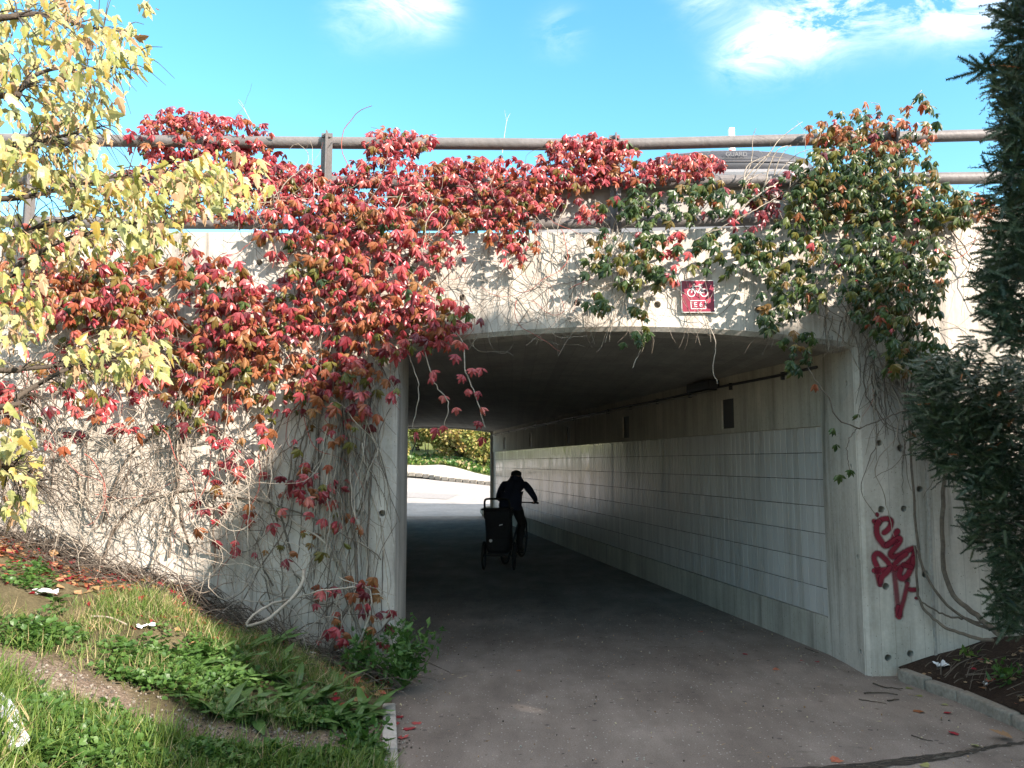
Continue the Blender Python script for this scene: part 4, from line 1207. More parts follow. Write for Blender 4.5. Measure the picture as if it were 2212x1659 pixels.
creeper(red2, [
    (620, 430, 170, 48, 60, 6.2, 6.55, rd), (1010, 400, 140, 55, 70, 6.2, 6.55, rd), (1180, 415, 90, 45, 40, 6.2, 6.5, dr), (450, 455, 150, 32, 34, 6.2, 6.5, dr), (560, 350, 70, 40, 30, 6.3, 6.6, rd),
    (430, 298, 165, 60, 170, 6.30, 6.62, rd), (385, 255, 80, 26, 24, 6.35, 6.60, rd), (480, 385, 260, 45, 190, 6.25, 6.62, rd), (640, 400, 110, 55, 80, 6.25, 6.6, rd),
    (860, 305, 82, 34, 70, 6.30, 6.60, rd), (840, 400, 125, 70, 150, 6.2, 6.6, rd), (760, 470, 110, 40, 60, 6.1, 6.5, dr),
    (1040, 370, 120, 42, 90, 6.25, 6.6, rd), (1060, 440, 110, 45, 62, 6.15, 6.5, dr), (950, 470, 110, 40, 50, 6.1, 6.5, dr), (930, 540, 90, 40, 26, 6.05, 6.22, dr),
    (1270, 325, 112, 42, 115, 6.30, 6.6, rd), (1300, 370, 170, 30, 100, 6.25, 6.55, rd), (1480, 355, 100, 28, 60, 6.25, 6.6, rd), (1110, 500, 55, 75, 34, 6.05, 6.22, dr), (1140, 420, 60, 40, 30, 6.1, 6.4, dr),
    (1280, 455, 34, 24, 11, 6.2, 6.35, rd), (1655, 415, 45, 45, 16, 6.2, 6.4, [.3, .7, 0, 0, 0]), (1455, 530, 22, 45, 7, 6.05, 6.15, rd), (1465, 600, 26, 16, 6, 6.05, 6.15, rd), (1620, 470, 60, 30, 9, 6.1, 6.3, [.3, .7, 0, 0, 0])], 0.094, 0.60, 2.3)
grn = empty('creeper', (3.2, 6.3, 0.4), 'dark green creeper clump hanging over the right corner of the bridge', 'creeper', 'creepers on the underpass')
Pgn = creeper(grn, [
    (1365, 555, 105, 80, 62, 6.05, 6.22, gn), (1420, 440, 135, 48, 52, 6.1, 6.4, gd), (1560, 420, 110, 45, 40, 6.15, 6.4, gn), (1570, 545, 95, 60, 48, 6.05, 6.25, gn), (1720, 565, 90, 120, 84, 6.0, 6.25, gn),
    (1870, 400, 185, 100, 330, 6.0, 6.6, gn), (1880, 295, 145, 45, 95, 6.2, 6.65, br), (1930, 590, 135, 120, 230, 5.9, 6.3, gd), (2040, 440, 90, 50, 70, 6.0, 6.4, gn), (2110, 440, 60, 25, 26, 6.1, 6.4, br),
    (1960, 740, 80, 70, 70, 5.95, 6.3, gd), (1385, 690, 24, 60, 9, 6.05, 6.15, gn), (1295, 650, 26, 26, 9, 6.05, 6.15, gn), (1725, 740, 42, 60, 17, 6.05, 6.2, gd), (1665, 690, 26, 30, 9, 6.05, 6.15, gd), (1780, 430, 90, 70, 50, 6.05, 6.4, gn),
    (1990, 250, 40, 40, 8, 6.3, 6.5, br), (1880, 240, 90, 14, 9, 6.3, 6.5, br), (1530, 610, 60, 20, 10, 6.05, 6.15, gn)], 0.108, 0.42, 1.8)


def walk(p, ang, n, step, curl, y0, ybias=0.0, grav=0.0):
    """stem creeping over the wall plane: (x, z) random walk, depth wandering in front of the wall"""
    out = []; x, z = p; dy = y0; da = 0
    for i in range(n):
        out.append((x, FAC(x) - max(0.012, dy), z))
        da = 0.6 * da + random.gauss(0, curl); ang += da
        if grav: ang += grav * math.sin(-math.pi / 2 - ang)
        x += math.cos(ang) * step; z += math.sin(ang) * step; dy += random.gauss(ybias, 0.018); dy = max(0.012, min(0.38, dy))
        if z < 0.02: break
    return np.array(out)


def zpx(x, y): q = at(x, y, 6.3); return q[0], q[2]


def floor_clip(c):
    zb = bank_z(c[:, 0], c[:, 1]); k = np.nonzero(c[:, 2] < np.where(c[:, 0] < -0.93, zb - 0.03, 0.0))[0]
    c = c[:k[0]] if len(k) else c
    inside = np.nonzero((c[:, 0] > -0.86) & (c[:, 0] < 2.74) & (c[:, 2] < 2.62 - 0.16 * random.random()))[0]
    return c[:inside[0]] if len(inside) else c


def stems(t, specs, mats=('stem_grey', 'stem_brown', 'stem_red')):
    by = {m_: [] for m_ in mats}
    for (x, y, rx, ry, n, ang, spread, ln, r0, curl, off, grav, w) in specs:
        for _ in range(int(n * (.80 if r0 < .0045 else .9))):
            p = zpx(x + random.uniform(-rx, rx), y + random.uniform(-ry, ry))
            k = int(ln * random.uniform(0.4, 1.3) / 0.05) + 4
            c = floor_clip(walk(p, R(ang + random.gauss(0, spread)), k, 0.05, curl, random.uniform(0.012, off), 0, grav))
            if len(c) < 4: continue
            rr_ = r0 * random.uniform(0.5, 1.4)
            by[random.choices(mats, w)[0]].append((c, rr_, rr_ * 0.4))
    for m_, cv in by.items():
        if cv:
            V, Q = tubes_np(cv, 4)
            tag(np_obj('stems', V, Q, m_, t, smooth=True), kind='stuff')


stems(red1, [
    (420, 1180, 330, 60, 15, 92, 14, 2.0, .0085, .06, .05, 0, (3, 4, 0)), (690, 1400, 120, 30, 12, 94, 12, 2.3, .0095, .06, .05, 0, (3, 4, 0)), (200, 1080, 200, 30, 12, 88, 18, 1.6, .0075, .08, .06, 0, (4, 4, 0)),
    (430, 620, 420, 130, 130, -90, 30, 0.8, .0035, .16, .16, .10, (5, 4, 1)), (200, 850, 230, 140, 150, -80, 45, 0.8, .0032, .25, .28, .12, (6, 4, .6)),
    (200, 1010, 240, 80, 150, -60, 60, 0.7, .0030, .26, .40, .10, (6, 4, .3)), (620, 850, 220, 150, 110, -90, 25, 1.0, .0040, .15, .18, .10, (5, 4, 1)),
    (770, 1000, 80, 250, 60, -92, 9, 1.1, .0050, .08, .07, .12, (4, 4, .2)), (745, 900, 70, 160, 26, -90, 6, 1.7, .0085, .06, .06, .14, (2, 4, 0)),
    (430, 1180, 250, 80, 90, -60, 60, 0.6, .0034, .25, .35, .08, (5, 4, .2)), (700, 1320, 120, 90, 46, -80, 55, 0.6, .0045, .25, .25, .08, (4, 4, .3)), (640, 1290, 130, 60, 26, 160, 40, .6, .005, .22, .35, .02, (4, 3, 0)),
    (300, 1060, 300, 50, 90, -20, 50, 0.9, .0032, .2, .38, .04, (6, 4, .2)), (820, 640, 120, 90, 46, -80, 40, 0.7, .0035, .2, .14, .08, (5, 3, 1)), (960, 700, 70, 20, 14, -90, 14, .5, .003, .16, .1, .1, (5, 2, 1))])
stems(red2, [
    (820, 460, 180, 50, 70, -60, 60, .7, .0035, .22, .10, .06, (4, 5, 1)), (1200, 490, 160, 60, 60, -80, 50, .8, .0035, .2, .06, .06, (7, 3, .6)), (1160, 620, 170, 60, 60, -90, 60, .7, .0026, .22, .04, .04, (7, 3, .3)),
    (1050, 600, 140, 60, 40, -95, 40, .7, .0028, .2, .05, .06, (7, 3, .5)), (560, 420, 250, 40, 40, -20, 50, .8, .004, .2, .02, 0, (3, 6, 1)), (1330, 640, 120, 50, 26, -80, 50, .5, .0022, .22, .03, .04, (6, 3, .2)),
    (1640, 420, 70, 30, 16, 35, 30, .5, .005, .1, .08, 0, (8, 1, 0))])
stems(grn, [
    (1890, 640, 110, 130, 90, -92, 16, .9, .0042, .12, .14, .1, (4, 6, .2)), (1940, 780, 60, 60, 50, -92, 14, .9, .0042, .12, .10, .1, (3, 6, .1)), (1860, 700, 90, 60, 40, -120, 50, .5, .003, .25, .08, .05, (3, 6, .1)),
    (1540, 560, 200, 70, 40, -85, 40, .6, .0028, .2, .06, .05, (6, 3, .4)), (1700, 430, 120, 50, 30, 20, 60, .5, .004, .2, .12, 0, (7, 2, .3)), (2000, 480, 90, 60, 30, -60, 60, .7, .004, .2, .12, .04, (4, 5, .2)), (1520, 700, 160, 10, 8, -90, 10, .22, .0022, .12, .03, .1, (6, 2, 0))])
# stems one can pick out by eye
own = [(red1, 'stem_grey', .013, [(657, 1232, 5.95), (645, 1275, 5.85), (592, 1328, 5.7), (538, 1352, 5.55), (545, 1330, 5.58), (585, 1306, 5.72), (622, 1296, 5.85)]),
       (red1, 'stem_brown', .013, [(690, 1440, 6.1), (640, 1400, 6.0), (600, 1340, 5.95), (560, 1300, 6.0)]), (red1, 'stem_brown', .016, [(700, 1470, 6.15), (730, 1350, 6.15), (770, 1270, 6.18), (760, 1120, 6.22), (742, 960, 6.22), (735, 800, 6.2)]),
       (red1, 'stem_grey', .008, [(770, 1400, 6.1), (800, 1320, 6.05), (790, 1270, 6.1), (700, 1275, 5.95), (640, 1290, 5.95)]), (red1, 'stem_brown', .010, [(800, 1430, 6.2), (795, 1200, 6.22), (800, 1000, 6.22), (780, 800, 6.22), (760, 600, 6.15)]),
       (red1, 'stem_grey', .006, [(960, 690, 6.18), (1000, 740, 6.12), (1005, 800, 6.1), (1030, 860, 6.1), (1047, 925, 6.1)]), (red1, 'stem_grey', .005, [(900, 700, 6.2), (930, 800, 6.12), (940, 830, 6.1), (968, 875, 6.1), (955, 930, 6.1)]),
       (red1, 'stem_grey', .004, [(880, 760, 6.18), (905, 840, 6.12), (890, 930, 6.12)]), (red1, 'stem_grey', .005, [(545, 640, 6.1), (560, 700, 6.0), (600, 740, 5.95), (640, 800, 6.0)]),
       (grn, 'stem_brown', .012, [(2150, 1365, 6.1), (2060, 1320, 6.25), (1995, 1230, 6.34), (1975, 1080, 6.36), (1965, 900, 6.36), (1975, 740, 6.34)]),
       (grn, 'stem_brown', .022, [(2165, 1375, 5.95), (2100, 1320, 6.2), (2050, 1270, 6.32), (2035, 1150, 6.34), (2040, 1000, 6.34), (2025, 850, 6.3)]),
       (grn, 'stem_brown', .014, [(2145, 1385, 5.95), (2080, 1370, 6.15), (2020, 1340, 6.28), (1985, 1290, 6.34), (1978, 1180, 6.36)]), (grn, 'stem_brown', .010, [(2160, 1360, 6.0), (2100, 1340, 6.2), (2045, 1330, 6.3), (1990, 1300, 6.34)]),
       (grn, 'stem_brown', .006, [(1975, 880, 6.3), (1920, 900, 6.25), (1870, 920, 6.22), (1858, 925, 6.2)]), (grn, 'stem_brown', .0055, [(1858, 925, 6.2), (1810, 905, 6.15), (1790, 860, 6.12), (1760, 820, 6.12), (1740, 780, 6.15), (1720, 740, 6.18)]),
       (grn, 'stem_brown', .004, [(1852, 925, 6.2), (1830, 955, 6.17), (1832, 1000, 6.16), (1838, 1028, 6.16)]), (grn, 'stem_grey', .005, [(1385, 660, 6.2), (1388, 740, 6.17), (1365, 795, 6.16)]), (grn, 'stem_grey', .004, [(1525, 690, 6.24), (1545, 740, 6.2), (1540, 800, 6.18), (1552, 830, 6.18)]),
       (grn, 'stem_grey', .007, [(1560, 480, 6.2), (1640, 420, 6.15), (1690, 390, 6.2), (1760, 360, 6.3)]), (grn, 'stem_grey', .005, [(1500, 520, 6.2), (1600, 470, 6.15), (1690, 420, 6.2)]),
       (grn, 'stem_grey', .004, [(1930, 280, 6.4), (1965, 235, 6.4), (1990, 195, 6.4)]), (grn, 'stem_grey', .003, [(1870, 270, 6.4), (1900, 230, 6.4), (1880, 220, 6.4)])]
for t, mt, r_, pl in own:
    c = spline(np.array([at(*p) for p in pl]), 26); k = len(c)
    c += RNG.normal(0, 0.0035, c.shape)
    MB().tube(c, list(np.linspace(r_, r_ * 0.6, k)), 7).build('stem', mt, t, True)
# single leaves on the hanging shoots
for t, mt, pts in ((red1, 'leaf_red', [(965, 705, 6.12), (1000, 745, 6.08), (1020, 705, 6.1), (985, 770, 6.1), (1020, 800, 6.06), (1040, 800, 6.08), (1000, 815, 6.08), (1035, 850, 6.06), (1010, 845, 6.08), (1040, 885, 6.06), (1035, 915, 6.07), (960, 860, 6.1), (945, 930, 6.1), (960, 925, 6.08), (930, 820, 6.1), (895, 940, 6.1), (1043, 950, 6.08), (935, 805, 6.1), (985, 885, 6.1)]),
                   (grn, 'leaf_green', [(1855, 900, 6.16), (1802, 930, 6.12), (1807, 965, 6.12), (1838, 1020, 6.12), (1814, 1030, 6.12), (1740, 780, 6.1), (1730, 800, 6.1), (1350, 745, 6.12), (1380, 738, 6.1), (1378, 720, 6.1), (1992, 205, 6.38), (1985, 215, 6.38)]), (grn, 'leaf_bronze', [(1760, 835, 6.1), (1872, 225, 6.4), (1960, 232, 6.4), (1775, 265, 6.4), (1745, 275, 6.4)])):
    P = np.array([at(*p) for p in pts]); P[:, 2] += 0.02; Rm = hang_frames(P, 0.25)
    inv = t.matrix_basis.inverted()
    for q in range(len(P)):
        o = bpy.data.objects.new('leaf', leaf_mesh('comp', COMP, int(RNG.integers(0, 8)), mt)); s = 0.105 * random.uniform(.8, 1.15)
        o.matrix_basis = Matrix([[*(Rm[q, r_] * s), P[q, r_]] for r_ in range(3)] + [[0, 0, 0, 1]]); COL.objects.link(o); o.parent = t; o.matrix_parent_inverse = inv
# dry stalks standing above the railing
for lab, pl in (('thin dry grass stalk rising above the railing between the red clumps', [(1085, 330, 6.5), (1090, 290, 6.5), (1095, 260, 6.5), (1102, 245, 6.5)]), ('faint dry stalk leaning left above the left red clump', [(575, 330, 6.5), (550, 280, 6.5), (530, 240, 6.5), (515, 220, 6.5)])):
    c = spline(np.array([at(*p) for p in pl]), 12)
    o = MB().tube(c, list(np.linspace(.003, .0012, 12)), 5); sd = spline(np.array([c[7], c[8] + [-.02, 0, .05], c[9] + [-.03, 0, .06]]), 5)
    o.tube(sd, .0012, 4); tag(o.build('dry_stalk', 'dry_grass'), lab, 'stalk')

# ------------------------------------------------------------------ yellow maple on the left
TB = np.array([-3.0, 2.55, 0.0]); TB[2] = float(bank_z(TB[0], TB[1])) - 0.05
tree = empty('maple_tree', TB, 'yellow leaved maple reaching in from the left with brown seed clusters', 'tree')
trunk = spline([TB, TB + [0.05, 0.05, 0.9], TB + [-0.05, 0.1, 1.8], TB + [0.1, 0.15, 2.8], TB + [0.0, 0.2, 3.9]], 22)
MB().tube(trunk, list(np.linspace(0.085, 0.03, 22) + RNG.normal(0, .003, 22)), 10).build('trunk', 'bark', tree, True)
BR = [[(0, 596, 2.8), (55, 564, 2.85), (132, 520, 2.95), (222, 499, 3.05), (307, 477, 3.1), (420, 440, 3.2), (540, 415, 3.3)], [(0, 430, 2.7), (76, 422, 2.8), (132, 407, 2.9), (260, 380, 3.0), (400, 370, 3.1)],
      [(0, 208, 2.6), (44, 196, 2.7), (64, 170, 2.8), (110, 150, 2.9), (164, 146, 3.0), (249, 146, 3.1), (308, 108, 3.2)], [(0, 40, 2.6), (90, 30, 2.8), (200, 60, 3.0), (300, 70, 3.1)], [(0, 800, 2.8), (120, 790, 2.9), (210, 775, 3.0), (330, 745, 3.1)],
      [(0, 880, 2.7), (140, 800, 2.9), (260, 770, 3.0)], [(0, 1000, 2.7), (40, 1030, 2.8), (85, 1050, 2.85)], [(0, 330, 2.7), (70, 310, 2.8), (150, 290, 2.9), (230, 270, 3.0)], [(0, 520, 2.9), (120, 480, 3.1), (300, 440, 3.3), (470, 480, 3.4)]]
twigs = []
for pl in BR:
    c = spline(np.array([at(*p) for p in pl]), 26)
    h = c[0][2]; k = int(np.argmin(np.abs(trunk[:, 2] - (h - 0.25)))); root = trunk[k]
    full = spline(np.vstack([root, (root + c[0]) / 2 + [0, 0, .08], c[::3]]), 34)
    MB().tube(full, list(np.linspace(.013, .0025, 34)), 7).build('branch', 'twig_dark', tree, True)
    for q in range(44):
        s = full[random.randrange(8, 34)]; dd = RNG.normal(0, 1, 3) * [1, .8, .8] + [0.6, 0, -.1]; dd /= np.linalg.norm(dd)
        twigs.append((spline([s, s + dd * .08 + [0, 0, .015], s + dd * .17 + [0, 0, -.02]], 6), .0028, .001))
V, Q = tubes_np(twigs, 4); tag(np_obj('twigs', V, Q, 'twig_dark', tree), kind='stuff')
TBL = [(110, 120, 190, 165, 330, 2.45, 3.4), (270, 105, 60, 60, 28, 2.9, 3.3), (90, 355, 150, 75, 150, 2.5, 3.4), (360, 408, 235, 62, 250, 2.7, 3.5), (190, 500, 260, 55, 150, 2.6, 3.4), (255, 768, 125, 58, 105, 2.7, 3.3),
       (50, 650, 70, 100, 60, 2.5, 3.1), (35, 1020, 60, 110, 55, 2.5, 3.0), (170, 260, 90, 60, 46, 2.7, 3.3), (310, 5, 20, 18, 4, 2.9, 3.0), (-220, 250, 260, 350, 380, 2.0, 3.4), (-150, 800, 180, 300, 160, 2.0, 3.0), (460, 360, 120, 40, 40, 2.9, 3.4), (-100, -200, 320, 180, 200, 2.0, 3.4)]
Pt = np.concatenate([blob_points(x, y, rx, ry, int(n * 1.6), a, b_) for x, y, rx, ry, n, a, b_ in TBL]
                    + [TB + [-.15, .05, 2.75] + rand_dirs(1500) * [1.15, 1.0, 1.7] * RNG.random((1500, 1)) ** .45]); k = len(Pt)
ax = HANG * .9 + RNG.normal(0, .5, (k, 3)) + [.35, -.1, 0]; nr = np.array([.45, -.55, .6]) + RNG.normal(0, .5, (k, 3))
mi = (RNG.random(k) < .13).astype(int)
place_leaves(tree, 'maple', MAP, Pt, frames(ax, nr), .054 * (.45 + .9 * RNG.random(k)), ['leaf_yellow', 'leaf_brown'], mi)
# hanging seed clusters
ks = 560; sel = RNG.choice(k, ks, replace=False); seeds = []
samara = (np.array([(0, 0, 0), (.16, 0, .35), (.12, .03, .9), (-.02, 0, .6)]), np.array([(0, 1, 2), (0, 2, 3)]))
Ps = (Pt[sel][:, None] + RNG.normal(0, .018, (ks, 7, 3)) + [0, 0, -.02]).reshape(-1, 3); n = len(Ps)
Rm = frames(HANG + RNG.normal(0, .35, (n, 3)), rand_dirs(n))
V, T, LV, LF = scatter([samara], np.zeros(n, int), Rm, .030 + .012 * RNG.random(n), Ps)
tag(np_obj('seed_clusters', V, T, 'leaf_brown', tree, attrs={'rnd': RNG.random(n)[LV]}), kind='stuff')


# ------------------------------------------------------------------ yews
def needle_twig(rg, pairs=26):
    V, T = [], []; o = 0
    for i in range(pairs):
        t = i / pairs; L = .15 * (1 - .55 * t ** 3)
        for s_ in (-1, 1):
            w = .024; a = rg.normal(0, .18)
            x = s_ * L * math.cos(.5 + a * .3); z = t + L * math.sin(.5)
            y = rg.normal(.02, .035)
            V += [(0, 0, t - w), (0, 0, t + w), (x, y, z)]; T.append((o, o + 1, o + 2)); o += 3
    V += [(-.008, 0, 0), (.008, 0, 0), (0, 0, 1.05)]; T.append((o, o + 1, o + 2))
    return np.array(V, float), np.array(T)


NT = [needle_twig(RGL) for _ in range(4)]


def yew_foliage(t, P, ax, S, dry=0.006, mats=('needle', 'needle_dry')):
    k = len(P); up = np.array([0, -.5, .5]) + RNG.normal(0, .7, (k, 3))
    V, T, LV, LF = scatter(NT, RNG.integers(0, 4, k), frames(ax, up), S, P)
    mi = (RNG.random(k) < dry).astype(int)
    tag(np_obj('crown', V, T, list(mats), t, mi=mi[LF], attrs={'rnd': RNG.random(k)[LV]}), kind='stuff')


def yew(lab, trunk_pts, blobs, br=60, den=1.0, full=None):
    t = empty('yew_tree', trunk_pts[0], lab, 'tree'); tr = spline(np.array(trunk_pts), 24)
    MB().tube(tr, list(np.linspace(.075, .02, 24)), 10).build('trunk', 'bark', t, True)
    P = np.concatenate([blob_points(x, y, rx, ry, int(n * den * 2.3), a + 0.0, b_, edge=1.2) for x, y, rx, ry, n, a, b_ in blobs])
    if full: P = np.concatenate([P, np.array(full[0]) + rand_dirs(full[2]) * full[1] * RNG.random((full[2], 1)) ** .4])
    q = np.array([tr[int(np.argmin(np.abs(tr[:, 2] - z)))] for z in P[:, 2]]); ow = (P - q) * [1, 1, 0]
    ax = ow / np.maximum(np.linalg.norm(ow, axis=1, keepdims=True), .15) + [-.2, -.25, .05] + RNG.normal(0, .75, P.shape)
    yew_foliage(t, P, ax, .055 + .085 * RNG.random(len(P)))
    cv = []
    for _ in range(br):
        e = P[RNG.integers(0, len(P))]; s0 = tr[int(np.argmin(np.abs(tr[:, 2] - (e[2] - .15))))]
        cv.append((spline([s0, (s0 + e) / 2 + [0, 0, .06], e], 9), .010, .003))
    V, Q = tubes_np(cv, 5); tag(np_obj('branches', V, Q, 'bark', t), kind='stuff')


yew('dark green yew at the upper right edge, reaching above the railing', [(3.15, 3.75, .3), (3.1, 3.8, 1.4), (3.0, 3.75, 2.6), (2.95, 3.8, 4.2)],
    [(2222, 40, 60, 110, 300, 3.5, 4.1), (2198, 170, 55, 45, 130, 3.5, 4.1), (2135, 152, 42, 10, 12, 3.6, 3.8), (2215, 270, 50, 80, 230, 3.5, 4.1), (2215, 420, 45, 90, 210, 3.5, 4.1), (2185, 345, 26, 20, 24, 3.5, 3.8), (2195, 545, 60, 70, 230, 3.5, 4.2), (2170, 620, 50, 70, 170, 3.6, 4.3),
     (2195, 700, 50, 60, 140, 3.6, 4.3), (2145, 405, 14, 60, 14, 3.6, 3.8), (2300, 250, 90, 300, 500, 3.4, 4.2), (2290, 650, 80, 200, 260, 3.5, 4.3)], 110, .7, ((3.42, 3.75, 2.55), (.68, .6, 1.85), 5200))
yew('low dark yew bush in front of the wing wall beside the right pier', [(4.0, 5.45, .35), (3.95, 5.5, .9), (3.85, 5.5, 1.6), (3.9, 5.5, 2.2)],
    [(2075, 870, 100, 90, 460, 5.3, 6.05), (2130, 960, 115, 115, 560, 5.2, 6.0), (2185, 1080, 90, 150, 520, 5.1, 5.8), (2200, 1270, 60, 110, 260, 5.1, 5.7), (2040, 800, 60, 40, 110, 5.5, 6.05), (2105, 770, 40, 50, 40, 5.6, 6.0), (2010, 930, 40, 70, 70, 5.7, 6.1), (2190, 850, 60, 90, 260, 5.2, 5.9),
     (2300, 1000, 90, 250, 420, 5.0, 5.9), (2120, 1130, 40, 60, 60, 5.5, 6.0)], full=((4.25, 5.4, 1.45), (.6, .5, 1.0), 2600))


# trees standing right of the camera, whose shade falls over the path and the lower wall
def shade_tree(lab, base, w, h, n, seed, z0=.4):
    rg = np.random.default_rng(seed); t = empty('yew_tree', base, lab, 'tree')
    tr = spline([base, np.array(base) + [.05, 0, h * .5], np.array(base) + [0, 0, h * .92]], 10)
    MB().tube(tr, list(np.linspace(.13, .03, 10)), 8).build('trunk', 'bark', t, True)
    zz = z0 + (h - z0) * rg.random(n) ** .9
    rad = w * (.34 + .66 * (1 - ((zz - z0) / (h - z0)) ** 2.4)) * (.8 + .4 * smooth_noise(zz * 2, np.full(n, seed * 3.0), seed, .8))
    a = rg.random(n) * 2 * np.pi; rr_ = rad * rg.random(n) ** .4
    P = np.array(base) + np.stack([rr_ * np.cos(a), rr_ * np.sin(a), zz], 1)
    Rm = frames(np.stack([np.cos(a), np.sin(a), -.2 + 0 * a], 1) + rg.normal(0, .35, (n, 3)), rg.normal(0, 1, (n, 3)) + [0, 0, 1])
    V, T, LV, LF = scatter([leaf_quads(1, 1.0)], np.zeros(n, int), Rm, .20 + .16 * rg.random(n), P)
    tag(np_obj('crown', V, T, 'hedge_dark', t, attrs={'rnd': rg.random(n)[LV]}), kind='stuff')


for i, (lab, x, y, w, h) in enumerate([('tall yew standing right of the path, nearest the wing wall', 7.9, 1.3, 1.9, 6.2), ('tallest yew of the row right of the path', 8.4, -1.3, 2.0, 8.3), ('yew right of the path, just behind the camera', 8.5, -3.6, 1.9, 6.6),
                                       ('yew right of the path, a few steps behind the camera', 8.6, -5.6, 1.9, 6.2), ('yew right of the path, well behind the camera', 8.7, -7.6, 1.9, 6.4), ('yew right of the path, last of the row', 8.9, -9.7, 1.6, 7.0)]):
    shade_tree(lab, (x, y, 0), w, h, 9500, 70 + i)

# ------------------------------------------------------------------ bank vegetation


def grass_blades(n, pts, h, mats, w, lean=.45):
    V0 = np.array([(-.020, 0, 0), (.020, 0, 0), (-.015, .10, .5), (.015, .10, .5), (0, .42, .95)]); T0 = np.array([(0, 1, 3), (0, 3, 2), (2, 3, 4)])
    k = len(pts); ax = np.array([0, 0, 1]) + RNG.normal(0, lean, (k, 3)) * [1, 1, .3]
    return scatter([(V0, T0)], np.zeros(k, int), frames(ax, rand_dirs(k)), h, pts)


NB = 260000
bx = -RNG.random(NB) ** .9 * 4.4; by = RNG.uniform(2.2, 6.2, NB); X = edge_x(by) + bx; td_ = trail_dist(X, by)
zb = bank_z(X, by)
nz = smooth_noise(X, by, 31, .42); nz2 = smooth_noise(X, by, 33, .16)
front = np.array([TRAIL[:, 1].min()])
tx = np.interp(X, TRAIL[::1, 0][np.argsort(TRAIL[:, 0])], TRAIL[np.argsort(TRAIL[:, 0]), 1])
near = by < tx                                             # camera side of the trail
walld = FAC(X) - by
dens = np.where(near, .75, np.clip(nz * 1.9 - .62, 0, .85)) * np.clip((td_ - .11) / .12, 0, 1) * np.clip((walld - .12) / .5, 0.02, 1) * (0.45 + .8 * nz2)
keep = RNG.random(NB) < dens * .62
P = np.stack([X, by, zb - .01], 1)[keep]; nk = len(P)
hh = (.05 + .075 * RNG.random(nk)) * np.where(near[keep], 1.35, .95) * (.6 + .8 * nz[keep])
V, T, LV, LF = grass_blades(nk, P, hh, None, None)
dryp = np.where(near[keep], .08, .18 + .22 * (nz2[keep] > .55))
gmi = (RNG.random(nk) < dryp).astype(int)
tag(np_obj('grass', V, T, ['grass_green', 'grass_dry'], mi=gmi[LF], attrs={'rnd': RNG.random(nk)[LV]}), 'short tufted grass growing over the left bank', 'grass', kind='stuff')
# small weeds in patches
WL_ = [(100, 1570, 160, 60, 1300), (330, 1590, 160, 50, 900), (560, 1640, 220, 30, 1300), (760, 1640, 80, 30, 500), (330, 1430, 120, 40, 700), (450, 1480, 110, 40, 900), (300, 1470, 80, 30, 400), (90, 1380, 90, 40, 420), (600, 1550, 150, 22, 400), (240, 1640, 200, 40, 700), (740, 1570, 80, 20, 420), (60, 1260, 60, 40, 200), (470, 1420, 70, 30, 250)]
Pw_ = []
for x, y, rx, ry, n in WL_:
    for _ in range(n):
        a, b_ = RNG.normal(0, .5, 2); Pw_.append((x + a * rx, y + b_ * ry))
Pw_ = np.array(Pw_)
# project a coarse set and jitter around it
idx = RNG.choice(len(Pw_), 900, replace=False); coarse = np.array([on_bank(*Pw_[q]) for q in idx])
Pp = coarse[RNG.integers(0, 900, 14500)] + RNG.normal(0, .035, (14500, 3)) * [1, 1, 0]
ok = (trail_dist(Pp[:, 0], Pp[:, 1]) > .15) & (Pp[:, 0] < edge_x(Pp[:, 1]) - .02); Pp = Pp[ok]
Pp[:, 2] = bank_z(Pp[:, 0], Pp[:, 1]) + .01 + .09 * RNG.random(len(Pp)) * smooth_noise(Pp[:, 0], Pp[:, 1], 44, .12)
k = len(Pp)
rl = (np.array([(0, 0, 0), (.34, .05, .25), (.42, .1, .6), (.18, .06, .72), (0, .08, 1.0), (-.2, .05, .74), (-.42, .1, .58), (-.33, .05, .27), (0, -.03, .5)]), np.array([(8, 0, 1), (8, 1, 2), (8, 2, 3), (8, 3, 4), (8, 4, 5), (8, 5, 6), (8, 6, 7), (8, 7, 0)]))
V, T, LV, LF = scatter([rl], np.zeros(k, int), frames(RNG.normal(0, 1, (k, 3)) * [1, 1, .35] + [0, -.2, .15], np.array([0, 0, 1]) + RNG.normal(0, .35, (k, 3))), .020 + .026 * RNG.random(k), Pp)
tag(np_obj('low_weeds', V, T, 'weed_green', attrs={'rnd': RNG.random(k)[LV]}), 'low patches of small round leaved weeds on the bank', 'weeds', kind='stuff')
# fallen leaves and straw on the bank
n = 2300; lx = -RNG.random(n) ** .8 * 4.0; ly = 6.26 - np.abs(RNG.normal(0, .42, n)); X = edge_x(ly) + lx
Pl = np.stack([X, ly, bank_z(X, ly) + .006 + .015 * RNG.random(n)], 1)
V, T, LV, LF = scatter([leaf_quads(1, 1.), leaflet(1, .6)], RNG.integers(0, 2, n), frames(RNG.normal(0, 1, (n, 3)) * [1, 1, .2], np.array([0, 0, 1]) + RNG.normal(0, .35, (n, 3))), .035 + .04 * RNG.random(n), Pl)
tag(np_obj('leaf_litter', V, T, 'litter', attrs={'rnd': RNG.random(n)[LV]}), 'red and brown fallen leaves littering the bank along the wall', 'leaf litter', kind='stuff')
